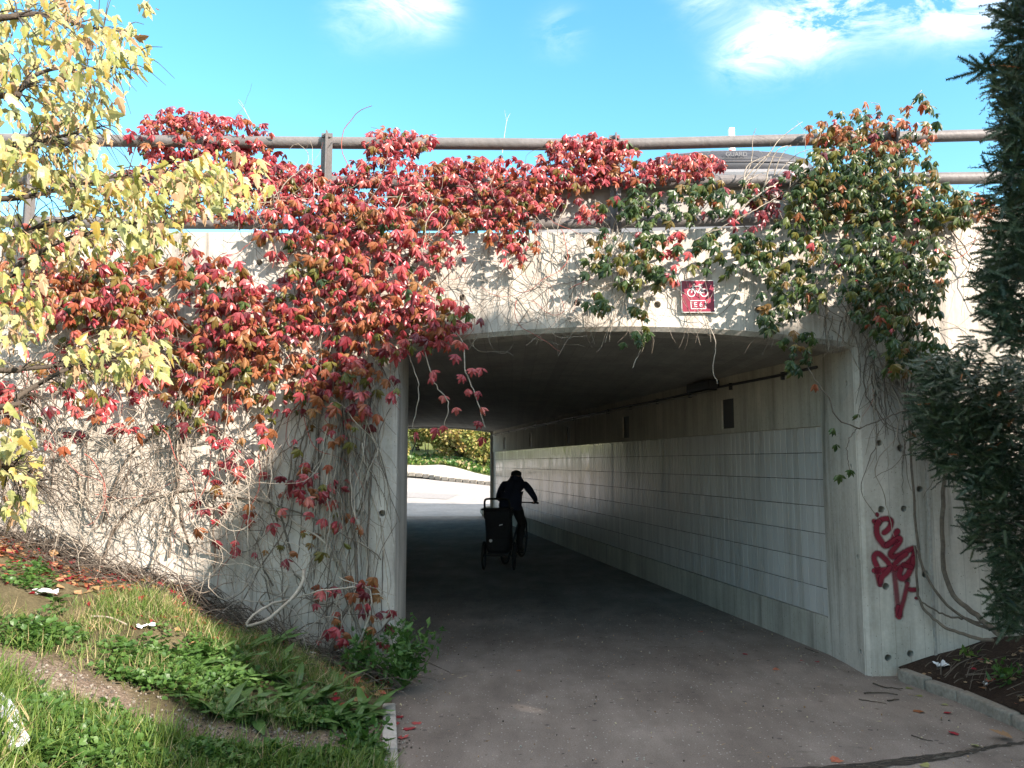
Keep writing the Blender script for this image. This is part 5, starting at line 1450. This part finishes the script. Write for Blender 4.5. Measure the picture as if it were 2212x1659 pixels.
# dead twigs lying at the foot of the left wall
cv = []
for q in range(560):
    x = random.uniform(-4.2, -1.0); y = 6.24 - abs(random.gauss(0, .22)); a = random.gauss(0, .5); L = random.uniform(.15, .7)
    p0 = np.array([x, y, 0.]); p1 = p0 + [math.cos(a) * L, -abs(math.sin(a)) * L * .35, 0]; pm = (p0 + p1) / 2
    lift = random.random() ** 2 * .16
    for p, l in ((p0, .01), (pm, .03 + lift), (p1, .01 + lift * .4)): p[2] = float(bank_z(p[0], p[1])) + l; p[1] = min(p[1], FAC(p[0]) - .02)
    cv.append((spline([p0, pm, p1], 7), random.uniform(.0018, .005), .0012))
V, Q = tubes_np(cv, 4); tag(np_obj('dead_twigs', V, Q, ['stem_brown', 'twig_dark'], None, mi=np.arange(len(Q)) // 24 % 3 > 0), 'tangle of dead brown stems lying along the foot of the wall', 'twigs', kind='stuff')
# pebbles on the trail
n = 1100; sg_ = RNG.integers(0, len(TRAIL) - 1, n); u = RNG.random((n, 1)); Pp2 = TRAIL[sg_] * (1 - u) + TRAIL[sg_ + 1] * u + RNG.normal(0, .10, (n, 2))
octa = (np.array([(1, 0, 0), (-.9, .1, 0), (0, 1, 0), (.1, -.9, 0), (0, 0, .7), (0, 0, -.6)], float), np.array([(0, 2, 4), (2, 1, 4), (1, 3, 4), (3, 0, 4), (2, 0, 5), (1, 2, 5), (3, 1, 5), (0, 3, 5)]))
Pp2 = np.stack([Pp2[:, 0], Pp2[:, 1], bank_z(Pp2[:, 0], Pp2[:, 1]) + .003], 1)
V, T, LV, LF = scatter([octa], np.zeros(n, int), frames(rand_dirs(n) + [0, 0, 1.2], rand_dirs(n)), .004 + .009 * RNG.random(n) ** 2, Pp2)
tag(np_obj('gravel', V, T, ['bark', 'kerb_granite'], mi=RNG.integers(0, 2, n)[LF]), 'loose pebbles on the trodden earth trail', 'gravel', kind='stuff')
# grit, straw and leaf crumbs on the asphalt, thicker along its edges
n = 900; yy = RNG.uniform(4.2, 9.0, n); w_ = np.where(RNG.random(n) < .6, RNG.random(n) ** 2.2, RNG.random(n)); sd_ = RNG.random(n) < .5
xl = np.where(yy < 6.3, edge_x(yy), -.92 - .19 * (yy - 7.08)) + .05; xr = np.where(yy < 6.3, 2.9, 2.72 - .19 * (yy - 7.08)) - .05
xx = np.where(sd_, xl + w_ * (xr - xl), xr - w_ * (xr - xl))
V, T, LV, LF = scatter([octa, leaflet(2.2, 1.0), (octa[0] * [.25, .25, 4], octa[1])], RNG.choice(3, n, p=[.5, .22, .28]), frames(RNG.normal(0, 1, (n, 3)) * [1, 1, .08], np.array([0, 0, 1]) + RNG.normal(0, .2, (n, 3))), .003 + .006 * RNG.random(n), np.stack([xx, yy, 0 * xx + .005], 1))
tag(np_obj('grit', V, T, ['stone', 'twig_dark', 'leaf_brown', 'dry_grass'], mi=RNG.integers(0, 4, n)[LF], attrs={'rnd': RNG.random(n)[LV]}), 'grit, straw and leaf crumbs strewn over the asphalt path', 'grit', kind='stuff')
# dock rosettes: each leaf its own piece
DL = [np_mesh('leaf', *strip_leaf(1, .20 + .06 * RGL.random(), 6, .25 + .5 * RGL.random(), .3, RGL), 'dock_green') for _ in range(6)]
spots = [(500, 1440), (540, 1475), (590, 1470), (640, 1490), (470, 1480), (560, 1520), (620, 1535), (690, 1510), (740, 1535), (660, 1560), (600, 1440), (420, 1450), (530, 1405), (500, 1530), (710, 1560), (790, 1545), (580, 1400), (450, 1420), (520, 1500), (570, 1555), (650, 1530), (480, 1550), (720, 1490), (610, 1505), (545, 1550), (760, 1565), (120, 1300), (60, 1225), (250, 1600), (400, 1500)]
for q, (x, y) in enumerate(spots):
    b0 = on_bank(x, y); b0[2] = float(bank_z(b0[0], b0[1])); big = 1.0 if q < 26 else .6
    t = empty('dock_plant', b0, 'long leaved green dock rosette on the bank below the left pier' if q < 26 else ['broad leaved green plant high on the bank under the maple', 'pale green rosette at the top left of the bank', 'broad leaf plant on the camera side of the trail', 'small dock rosette beside the bend of the trail'][q - 26], 'weed', 'dock rosettes on the bank' if q < 26 else None)
    inv = t.matrix_basis.inverted()
    for l in range(random.randint(7, 11)):
        a = random.uniform(0, 2 * math.pi); el = R(random.uniform(14, 52)); s = big * random.uniform(.15, .29)
        axv = np.array([[math.cos(a) * math.cos(el), math.sin(a) * math.cos(el), math.sin(el)]]); up = np.array([[math.cos(a) * .5, math.sin(a) * .5, -.8]])
        Rr = frames(axv, up)[0] * s
        o = bpy.data.objects.new('leaf', random.choice(DL)); o.matrix_basis = Matrix([[*Rr[r_], b0[r_]] for r_ in range(3)] + [[0, 0, 0, 1]])
        COL.objects.link(o); o.parent = t; o.matrix_parent_inverse = inv


def weed_clump(name, lab, base, w, h, n, nst, seed, mat='weed_green', leaf=.055):
    rg = np.random.default_rng(seed); t = empty(name, base, lab, 'weed'); cv = []; Ps = []
    for s in range(nst):
        a = rg.random() * 6.28; e = np.array(base) + [math.cos(a) * w * rg.random(), math.sin(a) * w * rg.random(), h * (.5 + .5 * rg.random())]
        c = spline([base, (np.array(base) + e) / 2 + rg.normal(0, .02, 3), e], 9); cv.append((c, .004, .0015))
        for _ in range(n // nst): Ps.append(c[rg.integers(2, 9)] + rg.normal(0, .032, 3))
    V, Q = tubes_np(cv, 5); np_obj('stems', V, Q, mat, t)
    P = np.array(Ps); k = len(P); P[:, 2] = np.maximum(P[:, 2], .01)
    V, T, LV, LF = scatter(MAP[:3], rg.integers(0, 3, k), frames(rg.normal(0, .8, (k, 3)) + [0, -.2, .1], np.array([0, -.3, -1]) + rg.normal(0, .35, (k, 3))), leaf * (.6 + .8 * rg.random(k)), P)
    tag(np_obj('foliage', V, T, mat, t, attrs={'rnd': rg.random(k)[LV]}), kind='stuff')


weed_clump('mugwort', 'bushy green weed leaning onto the path at the left pier', (-.78, 5.98, .03), .32, .46, 700, 22, 3)
weed_clump('mugwort', 'low leafy weed at the foot of the left pier', (-1.12, 5.98, .12), .20, .26, 260, 12, 4)
weed_clump('mugwort', 'green weed overgrowing the end of the kerb in front', (-.83, 4.60, .04), .17, .13, 220, 10, 5)
weed_clump('mugwort', 'small weed sprouting beside the bed kerb', (3.42, 5.72, .16), .10, .09, 50, 6, 6)
weed_clump('mugwort', 'yellow-green sprout at the foot of the wing wall', (3.42, 6.2, .2), .06, .10, 14, 3, 7, 'grass_green')
weed_clump('mugwort', 'dark green weed at the right edge of the soil bed', (3.62, 5.35, .22), .13, .13, 60, 6, 8)

# ------------------------------------------------------------------ litter
flat = (np.array([(0, 0, 0), (.5, .06, .3), (.3, .1, .55), (.34, .12, .8), (0, .05, 1), (-.33, .12, .78), (-.3, .1, .55), (-.48, .08, .28), (0, .02, .45)]), rl[1])
FM = {c: np_mesh('fallen_leaf', flat[0], flat[1], c) for c in ('litter', 'leaf_yellow', 'leaf_red')}
for x, y, c, s, lab, grp in [(2990, 2615, 0, .05, 0, 0), (3105, 2680, 0, .06, 0, 0), (3212, 2642, 0, .03, 0, 0), (3258, 2646, 0, .04, 0, 0), (2790, 2525, 0, .05, 0, 0), (3655, 2838, 0, .07, 0, 0), (3775, 2847, 0, .05, 0, 0), (3838, 2935, 0, .06, 0, 0), (3358, 3050, 0, .07, 0, 0),
                             (2085, 2680, 0, .04, 0, 0), (3920, 2805, 0, .05, 0, 0), (3642, 2755, 1, .05, 1, 1), (3670, 2784, 1, .05, 1, 1), (3777, 2820, 1, .05, 1, 1), (3908, 2978, 1, .05, 1, 1), (3690, 3066, 1, .05, 1, 1),
                             (1600, 2890, 2, .07, 2, 2), (1610, 2915, 2, .06, 2, 2), (1645, 2890, 2, .06, 2, 2), (1590, 2950, 2, .06, 2, 2), (1635, 2910, 2, .05, 2, 2), (1575, 2865, 2, .06, 2, 2)]:
    r_ = ray(x / 4, y / 4); p = np.array([0, 0, CAMH]) + r_ * ((0.006 - CAMH) / r_[2])
    o = bpy.data.objects.new('fallen_leaf', FM[('litter', 'leaf_yellow', 'leaf_red')[c]]); COL.objects.link(o)
    if p[0] > 3.15: p[2] = 0.1
    o.location = p; o.scale = (s * 1.15,) * 3; o.rotation_euler = (R(-82 + random.uniform(-8, 8)), 0, random.uniform(0, 6.28)); o.rotation_mode = 'ZYX'
    o.rotation_mode = 'XYZ'
    tag(o, ['dry reddish leaf lying on the asphalt right of centre', 'small yellow leaf lying by the bed kerb', 'red leaf lying beside the left edge kerb'][lab], 'leaf', ['fallen leaves on the asphalt', 'yellow leaves by the kerb', 'red leaves by the left kerb'][grp])
o = bpy.data.objects.new('fallen_leaf', np_mesh('fallen_leaf', MAP[0][0] * [1.6, .5, 1], MAP[0][1], 'leaf_brown')); COL.objects.link(o)
r_ = ray(4050 / 4, 2950 / 4); p = np.array([0, 0, CAMH]) + r_ * ((.02 - CAMH) / r_[2]); o.location = p; o.scale = (.13,) * 3; o.rotation_euler = (R(-80), 0, R(70))
tag(o, 'large brown leaf at the bottom right beside the kerb', 'leaf')
for lab, pl, rr_ in [('longest dark twig lying on the path before the bed kerb', [(3455, 2772), (3530, 2770), (3590, 2778)], .006), ('dark twig nearest the pier on the path', [(3490, 2733), (3550, 2750), (3610, 2755)], .006), ('forked thin twig lying on the path', [(3435, 2797), (3490, 2805), (3550, 2817)], .0045), ('short stubby twig on the path', [(3548, 2803), (3595, 2797)], .006), ('thin bent twig near the asphalt joint', [(3645, 2940), (3690, 2955), (3730, 2962)], .004), ('small twig against the tunnel plinth', [(3220, 2592), (3275, 2612)], .004)]:
    pts = []
    for x, y in pl:
        r_ = ray(x / 4, y / 4); pts.append(np.array([0, 0, CAMH]) + r_ * ((rr_ + .002 - CAMH) / r_[2]))
    c = spline(np.array(pts), 9) + RNG.normal(0, .002, (9, 3)); c[:, 2] = np.abs(c[:, 2] - rr_) + rr_
    tag(MB().tube(c, list(np.linspace(rr_, rr_ * .5, 9)), 6).build('twig', 'twig_dark'), lab, 'twig')


def crumple(name, lab, cat, c, s, mat, rot=0, thick=.35, seed=0):
    """crumpled sheet: a folded grid with real relief"""
    rg = np.random.default_rng(seed); n = 9; g = np.linspace(-.5, .5, n); A, B = np.meshgrid(g, g, indexing='ij')
    Zc = rg.normal(0, 1, (n, n)) * .06 * thick + .16 * thick * (np.sin(7 * A + seed) * np.cos(5 * B + seed)); Z = Zc - Zc.min() + .01
    jx = rg.normal(0, .03, (n, n)); P = np.stack([(A + jx) * s[0], (B + jx.T) * s[1], Z * max(s)], -1).reshape(-1, 3)
    i, j = np.meshgrid(np.arange(n - 1), np.arange(n - 1), indexing='ij'); Q = np.stack([i * n + j, (i + 1) * n + j, (i + 1) * n + j + 1, i * n + j + 1], -1).reshape(-1, 4)
    o = np_obj(name, P, Q, mat); o.location = c; o.rotation_euler = (0, 0, rot); return tag(o, lab, cat)


def bed_at(x, y): return on_bank(x, y, bed_z, 6.4)


p = bed_at(2035, 1440); crumple('paper_scrap', 'crumpled white printed paper lying on the dark soil bed', 'paper', p, (.11, .09), 'paper', .3, .9, 1)
p = bed_at(2128, 1478); crumple('paper_scrap', 'small white paper scrap at the right of the soil bed', 'paper', p, (.05, .03), 'paper', 1.0, .8, 2)
for q, (x, y, lab, s) in enumerate([(95, 1290, 'pale paper scrap at the left of the upper bank', (.16, .07)), (315, 1362, 'white tissue scrap on the grass of the bank', (.10, .05)), (240, 1200, 'grey wrapper under the maple on the bank', (.10, .06)), (670, 1418, 'white scrap in the red leaves at the wall foot', (.06, .06)), (125, 1188, 'small white scrap high on the left bank', (.08, .05))]):
    p = on_bank(x, y); p[2] = float(bank_z(p[0], p[1])) + .015; crumple('paper_scrap', lab, 'paper', p, s, 'paper', q * .7, .6, 10 + q)
p = on_bank(290, 1168); p[2] += .03; crumple('plastic_scrap', 'small blue plastic scrap against the wall foot', 'plastic', p, (.06, .05), 'blue_plastic', .2, .9, 20)
p = on_bank(630, 1415); p[2] += .02; crumple('fallen_leaf', 'large orange-brown leaf at the foot of the wall', 'leaf', p, (.13, .10), 'leaf_brown', .5, .5, 21)
pts = [on_bank(x, y) for x, y in ((-25, 1490), (10, 1560), (40, 1640))]
for p in pts: p[2] = float(bank_z(p[0], p[1])) + .05
c = spline(np.array(pts), 14); t_ = np.gradient(c, axis=0); sd = np.cross(t_, [0, 0, 1]); sd /= np.linalg.norm(sd, axis=1, keepdims=True)
V = []; wv = np.interp(np.linspace(0, 1, 14), [0, .5, .8, 1], [.022, .028, .045, .04])
for i in range(14):
    for q in np.linspace(-1, 1, 7): V.append(c[i] + sd[i] * q * wv[i] + [0, 0, .022 * math.sin(q * 5 + i * .9) + .008 * RNG.normal()])
Q = np.array([(i * 7 + j, (i + 1) * 7 + j, (i + 1) * 7 + j + 1, i * 7 + j + 1) for i in range(13) for j in range(6)])
tag(np_obj('plastic_strip', np.array(V), Q, 'plastic_film', smooth=True), 'torn strip of clear plastic in the grass at the bottom left', 'plastic')
p0, p1 = on_bank(195, 1340), on_bank(275, 1357)
for p in (p0, p1): p[2] = float(bank_z(p[0], p[1])) + .02
tag(MB().tube(spline([p0, (p0 + p1) / 2 + [0, 0, .02], p1], 8), .005, 6).build('dry_stick', 'stem_grey'), 'pale dry stick lying in the grass of the bank', 'stick')
# thin debris on the soil bed and in the asphalt joint
cv = []
for q in range(330):
    y = random.uniform(3.6, 6.3); x = float(np.interp(y, [2, 5.07, 5.77, 6.35], [3.4, 3.2, 3.13, 2.98])) + random.uniform(.05, 1.0); a = random.uniform(-.6, 1.2); L = random.uniform(.06, .3)
    p0 = np.array([x, y, 0.]); p1 = p0 + [math.cos(a) * L, math.sin(a) * L, 0]
    for p in (p0, p1): p[1] = min(p[1], 6.36); p[2] = float(bed_z(p[0], p[1])) + .012 + .02 * random.random()
    cv.append((spline([p0, (p0 + p1) / 2 + [0, 0, .01], p1], 5), random.uniform(.0015, .004), .001))
for q in range(60):
    s = sp_[random.randrange(20, 52)] + RNG.normal(0, .02, 3) * [1, 1, 0]; a = random.gauss(.2, .5); L = random.uniform(.03, .09)
    e = s + [math.cos(a) * L, math.sin(a) * L, 0]; s[2] = e[2] = .008; cv.append((np.array([s, (s + e) / 2, e]), .0015, .001))
V, Q = tubes_np(cv, 4); tag(np_obj('dead_twigs', V, Q, ['stem_brown']), 'thin dead twigs strewn over the right soil bed', 'twigs', kind='stuff')
n = 260; yy = RNG.uniform(3.6, 6.3, n); xx = np.interp(yy, [2, 5.07, 5.77, 6.35], [3.4, 3.2, 3.13, 2.98]) + .04 + RNG.random(n)
Pl = np.stack([xx, yy, bed_z(xx, yy) + .012], 1)
V, T, LV, LF = scatter([flat], np.zeros(n, int), frames(RNG.normal(0, 1, (n, 3)) * [1, 1, .2], np.array([0, 0, 1]) + RNG.normal(0, .35, (n, 3))), .02 + .03 * RNG.random(n), Pl)
tag(np_obj('leaf_litter', V, T, ['litter', 'leaf_brown'], mi=RNG.integers(0, 2, n)[LF], attrs={'rnd': RNG.random(n)[LV]}), 'small fallen leaves scattered over the right soil bed', 'leaf litter', kind='stuff')

# ------------------------------------------------------------------ cyclist, bicycle, trailer
HEAD = R(-15)
RM = Matrix.Rotation(HEAD, 4, 'Z'); ORG = Vector((0.035, 13.75, 0.0)); XF = Matrix.Translation(ORG) @ RM


def local(o): o.data.transform(XF); return o


bk = empty('bicycle', ORG, 'dark bicycle ridden away through the tunnel', 'bicycle')


def wheel(parent, c, r_, xoff=0.0, tyre=.018):
    mb = MB().tube([(c[0], c[1] + r_ * math.cos(a), c[2] + r_ * math.sin(a)) for a in np.linspace(0, 2 * math.pi, 33)[:-1]], tyre, 8, closed=True)
    w = local(mb.build('wheel', 'rubber', parent, True))
    mb = MB().tube([(c[0], c[1] + (r_ - .022) * math.cos(a), c[2] + (r_ - .022) * math.sin(a)) for a in np.linspace(0, 2 * math.pi, 33)[:-1]], .010, 6, closed=True)
    local(mb.build('rim', 'dark_metal', w))
    mb = MB()
    for k in range(20):
        a = 2 * math.pi * k / 20; mb.tube([(c[0] + .02 * (-1) ** k, c[1], c[2]), (c[0], c[1] + (r_ - .02) * math.cos(a), c[2] + (r_ - .02) * math.sin(a))], .0016, 4)
    mb.tube([(c[0] - .04, c[1], c[2]), (c[0] + .04, c[1], c[2])], .02, 8)
    local(mb.build('spokes', 'dark_metal', w))


wheel(bk, (0, -.52, .345), .33); wheel(bk, (0, .56, .345), .33)
mb = MB(); BBk, ST, HT, HB = (0, -.10, .29), (0, -.24, .78), (0, .36, .86), (0, .40, .70)
for a, b_, r_ in ((BBk, ST, .016), (ST, HT, .015), (BBk, HB, .019), (HT, HB, .02)): mb.tube([a, b_], r_, 8)
for s_ in (-1, 1): mb.tube([(s_ * .055, -.52, .345), (s_ * .02, -.10, .29)], .009, 6).tube([(s_ * .055, -.52, .345), (s_ * .02, -.235, .76)], .008, 6)
local(mb.build('frame', 'dark_metal', bk))
mb = MB()
for s_ in (-1, 1): mb.tube([HB, (s_ * .05, .43, .62), (s_ * .055, .56, .345)], .011, 6)
local(mb.build('fork', 'dark_metal', bk))
mb = MB().tube([HT, (0, .35, .93), (0, .42, .955)], .014, 8).tube([(-.31, .34, .95), (-.2, .40, .955), (0, .42, .955), (.2, .40, .955), (.31, .34, .95)], .011, 8)
hb = local(mb.build('handlebar', 'dark_metal', bk))
for s_ in (-1, 1):
    local(MB().tube([(s_ * .22, .395, .953), (s_ * .345, .325, .95)], .0165, 8).build('grip', 'rubber', hb)); local(MB().tube([(s_ * .17, .42, .95), (s_ * .26, .44, .93)], .007, 6).build('brake_lever', 'dark_metal', hb))
rings = [[(math.cos(a) * w, y, .835 + math.sin(a) * .03) for a in np.linspace(0, 2 * math.pi, 13)[:-1]] for y, w in ((-.37, .03), (-.35, .075), (-.28, .08), (-.20, .05), (-.10, .025), (-.09, .01))]
sd_ = MB().loft(rings); sd_.tube([ST, (0, -.255, .82)], .013, 8); local(sd_.build('saddle', 'fabric_black', bk, True))
mb = MB().tube([(-.05, -.10, .29), (.05, -.10, .29)], .02, 8).tube([(.055, -.10, .29), (.06, -.02, .145)], .01, 6).tube([(-.055, -.10, .29), (-.06, -.18, .435)], .01, 6).tube([(.05, -.10 + .09 * math.cos(a), .29 + .09 * math.sin(a)) if 0 else (.045, -.10 + .09 * math.cos(a), .29 + .09 * math.sin(a)) for a in np.linspace(0, 6.28, 21)[:-1]], .005, 5, closed=True)
cr = local(mb.build('crankset', 'dark_metal', bk))
for s_, y, z in ((1, -.02, .145), (-1, -.18, .435)): local(MB().rbox((s_ * .115, y, z), (.10, .07, .022), .005).build('pedal', 'rubber', cr))
for y, lab in ((-.52, 0), (.56, 1)):
    local(MB().tube([(0, y + .365 * math.cos(a), .345 + .365 * math.sin(a)) for a in np.linspace(.1 if not lab else .5, 2.6 if not lab else 2.2, 14)], .018, 6).build('mudguard', 'dark_metal', bk))
local(MB().box((0, -.60, .70), (.13, .34, .012)).tube([(.05, -.52, .345), (.05, -.6, .69)], .006, 6).tube([(-.05, -.52, .345), (-.05, -.6, .69)], .006, 6).build('rack', 'dark_metal', bk))

# the rider: one continuous body grown over a posed skeleton
person = empty('person', ORG, 'person in dark jacket and hood riding away through the tunnel', 'person')
J = {}; verts = []; edges = []; rad = []


def jn(name, p, r_, par=None):
    J[name] = len(verts); verts.append(p); rad.append(r_)
    if par is not None: edges.append((J[par], J[name]))


jn('pelvis', (0, -.25, .97), (.165, .13)); jn('waist', (0, -.19, 1.09), (.16, .125), 'pelvis'); jn('chest', (0, -.05, 1.21), (.185, .14), 'waist'); jn('upper', (0, .04, 1.29), (.16, .115), 'chest')
jn('neck', (0, .095, 1.345), (.062, .062), 'upper'); jn('skull', (0, .125, 1.405), (.078, .088), 'neck'); jn('crown', (0, .135, 1.455), (.072, .085), 'skull')
for s_, n_ in ((1, 'r'), (-1, 'l')):
    jn('sh' + n_, (s_ * .185, .05, 1.275), (.080, .08), 'upper'); jn('ua' + n_, (s_ * .265, .10, 1.16), (.062, .062), 'sh' + n_); jn('el' + n_, (s_ * .325, .15, 1.05), (.052, .052), 'ua' + n_)
    jn('fa' + n_, (s_ * .315, .25, 1.005), (.044, .044), 'el' + n_); jn('wr' + n_, (s_ * .30, .325, .985), (.028, .024), 'fa' + n_); jn('pa' + n_, (s_ * .287, .36, .978), (.036, .020), 'wr' + n_)
    for f in range(4):
        fx = s_ * (.315 - .020 * f); fy = .372 - .012 * (3 - f) * .9
        a = n_ + str(f); L = (.85, 1.0, .95, .8)[f]
        jn('k' + a, (fx, fy + .022, .982), (.0095, .0095), 'pa' + n_); jn('m' + a, (fx, fy + .022 + .020 * L, .966), (.0088, .0088), 'k' + a); jn('t' + a, (fx, fy + .012, .945 - .004 * L), (.0078, .0078), 'm' + a)
    jn('th' + n_, (s_ * .258, .352, .968), (.0105, .0105), 'pa' + n_); jn('tt' + n_, (s_ * .250, .368, .945), (.0085, .0085), 'th' + n_)
for s_, n_, kn, an, toe in ((1, 'r', (.115, .10, .60), (.115, -.06, .225), (.115, .06, .175)), (-1, 'l', (-.115, .20, .80), (-.115, -.20, .515), (-.115, -.08, .465))):
    jn('hip' + n_, (s_ * .10, -.21, .92), (.115, .115), 'pelvis'); th = tuple((np.array((s_ * .10, -.21, .92)) * .45 + np.array(kn) * .55)); jn('thigh' + n_, th, (.092, .092), 'hip' + n_)
    jn('knee' + n_, kn, (.066, .066), 'thigh' + n_); jn('calf' + n_, tuple(np.array(kn) * .6 + np.array(an) * .4 + [0, -.02, 0]), (.062, .062), 'knee' + n_); jn('ank' + n_, an, (.042, .042), 'calf' + n_); jn('heel' + n_, (an[0], an[1] - .035, an[2] - .045), (.036, .036), 'ank' + n_); jn('toe' + n_, toe, (.040, .028), 'ank' + n_); jn('tip' + n_, (toe[0], toe[1] + .07, toe[2] + .0), (.032, .022), 'toe' + n_)
me = bpy.data.meshes.new('body'); me.from_pydata(verts, edges, [])
tmp = bpy.data.objects.new('body', me); COL.objects.link(tmp)
sk = tmp.modifiers.new('s', 'SKIN'); sk.use_smooth_shade = True; sk.branch_smoothing = .6
for i, v in enumerate(me.skin_vertices[0].data): v.radius = rad[i]; v.use_root = (i == 0)
ss = tmp.modifiers.new('u', 'SUBSURF'); ss.levels = 2; ss.render_levels = 2
bpy.context.view_layer.update()
bm_ = bpy.data.meshes.new_from_object(tmp.evaluated_get(bpy.context.evaluated_depsgraph_get()))
bpy.data.objects.remove(tmp, do_unlink=True)
bm_.materials.clear()
for m_ in ('jacket', 'trousers', 'skin', 'rubber'): bm_.materials.append(MATS[m_])
for pl in bm_.polygons:
    c = pl.center; k = 0
    if c.z > 1.345 and abs(c.x) < .13 and c.y > .04: k = 2
    elif c.y > .318 and c.z > .9 and abs(c.x) > .2: k = 2
    elif c.z < .93 and not (abs(c.x) > .2 and c.z > .9): k = 1
    if (c.x > 0 and c.z < .235) or (c.x < 0 and c.z < .525 and c.y < .1): k = 3
    pl.material_index = k
bm_.shade_smooth(); bm_.transform(XF)
body = link(bpy.data.objects.new('body', bm_), person)
# face on the far side, hood and cap
mb = MB(); hd = Vector((0, .14, 1.43))
for s_ in (-1, 1):
    mb.tube([hd + Vector((s_ * .032, .082, -.005)), hd + Vector((s_ * .032, .092, -.005))], .010, 8)
local(mb.build('eyes', 'white_paint', body))
local(MB().tube([hd + Vector((0, .085, .005)), hd + Vector((0, .108, -.030)), hd + Vector((0, .09, -.036))], [.009, .014, .010], 8).build('nose', 'skin', body, True))
local(MB().tube([hd + Vector((-.022, .084, -.062)), hd + Vector((0, .092, -.061)), hd + Vector((.022, .084, -.062))], .005, 6).build('mouth', 'leaf_crimson', body))
for s_ in (-1, 1): local(MB().rbox(hd + Vector((s_ * .083, .005, -.012)), (.014, .034, .058), .006).build('ear', 'skin', body))
rings = []
for zt, rx, ry, yo in ((-.005, .088, .100, .0), (.02, .092, .104, .0), (.045, .088, .099, 0), (.066, .070, .080, -.002), (.080, .040, .046, -.003), (.085, .008, .01, -.003)):
    rings.append([tuple(hd + Vector((rx * math.cos(a), yo + ry * math.sin(a), zt))) for a in np.linspace(0, 2 * math.pi, 17)[:-1]])
mbc = MB().loft(rings); mbc.box(hd + Vector((0, .115, .0)), (.12, .06, .008)); local(mbc.build('cap', 'fabric_black', body, True))
rings = []
for zt, rx, ry, yo in ((-.135, .165, .12, -.06), (-.10, .150, .115, -.05), (-.06, .118, .10, -.035), (-.03, .100, .085, -.03), (-.012, .088, .06, -.05)):
    rings.append([tuple(hd + Vector((rx * math.cos(a), yo + ry * math.sin(a), zt + .012 * math.sin(3 * a)))) for a in np.linspace(0, 2 * math.pi, 17)[:-1]])
local(MB().loft(rings, False).build('hood', 'jacket', body, True))
rings = []
for zt, rx, ry, yo in ((.86, .185, .165, -.25), (.93, .192, .168, -.245), (1.0, .190, .160, -.22), (1.08, .186, .152, -.185), (1.16, .196, .155, -.11)):
    rings.append([(rx * math.cos(a) * (1 + .03 * math.sin(7 * a + zt * 30)), yo + ry * math.sin(a), zt + .01 * math.sin(4 * a)) for a in np.linspace(0, 2 * math.pi, 25)[:-1]])
local(MB().loft(rings, False).build('jacket_hem', 'jacket', body, True))

TRL = Matrix.Translation((-0.20, 12.55, 0)) @ Matrix.Rotation(R(-5), 4, 'Z')
tl = empty('child_trailer', (-0.20, 12.55, 0), 'dark tall bicycle trailer with push handle towed behind the rider', 'trailer')
XF = TRL
rings = []
for z, hw, y0, y1 in ((.28, .155, -.20, .30), (.36, .175, -.24, .34), (.58, .185, -.25, .30), (.78, .195, -.27, .18), (.90, .205, -.30, .10), (.93, .19, -.28, .06)):
    rr2 = .05; ring = []
    for cx, cy, a0 in ((hw - rr2, y1 - rr2, 0), (-hw + rr2, y1 - rr2, 90), (-hw + rr2, y0 + rr2, 180), (hw - rr2, y0 + rr2, 270)):
        for i in range(4): a = R(a0 + 30 * i); ring.append((cx + rr2 * math.cos(a), cy + rr2 * math.sin(a), z))
    rings.append(ring)
local(MB().loft(rings).build('cabin', 'fabric_black', tl, True))
local(MB().rbox((-.01, -.13, .938), (.47, .40, .020), .008).build('canopy', 'fabric_black', tl))
local(MB().tube(spline([(-.19, -.24, .80), (-.19, -.30, 1.0), (-.18, -.345, 1.075), (-.14, -.36, 1.10), (0, -.36, 1.103), (.14, -.36, 1.10), (.18, -.345, 1.075), (.19, -.30, 1.0), (.19, -.24, .80)], 40), .016, 10).build('push_handle', 'rubber', tl, True))
for s_ in (-1, 1): wheel(tl, (s_ * .235, 0.0, .217), .20, tyre=.017)
local(MB().tube([(-.25, 0, .217), (.25, 0, .217)], .012, 8).tube([(-.15, -.22, .27), (.15, -.22, .27)], .014, 8).tube([(-.15, -.22, .27), (-.15, .30, .27)], .012, 8).tube([(.15, -.22, .27), (.15, .30, .27)], .012, 8).build('chassis', 'dark_metal', tl))
local(MB().tube(spline([(-.15, .3, .26), (-.2, .55, .3), (-.12, .68, .34), (0.02, .72, .35)], 12), .012, 8).build('tow_bar', 'dark_metal', tl, True))
local(MB().tube([(-.10, -.275, .47), (-.10, -.24, .47)], .024, 12).build('reflector', 'reflector', tl))
local(MB().tube([(.03, -.274, .70), (.08, -.274, .715)], .007, 6).build('reflective_tape', 'reflector', tl))
local(MB().rbox((0, -.262, .62), (.26, .012, .26), .004).build('rear_pocket', 'trousers', tl))
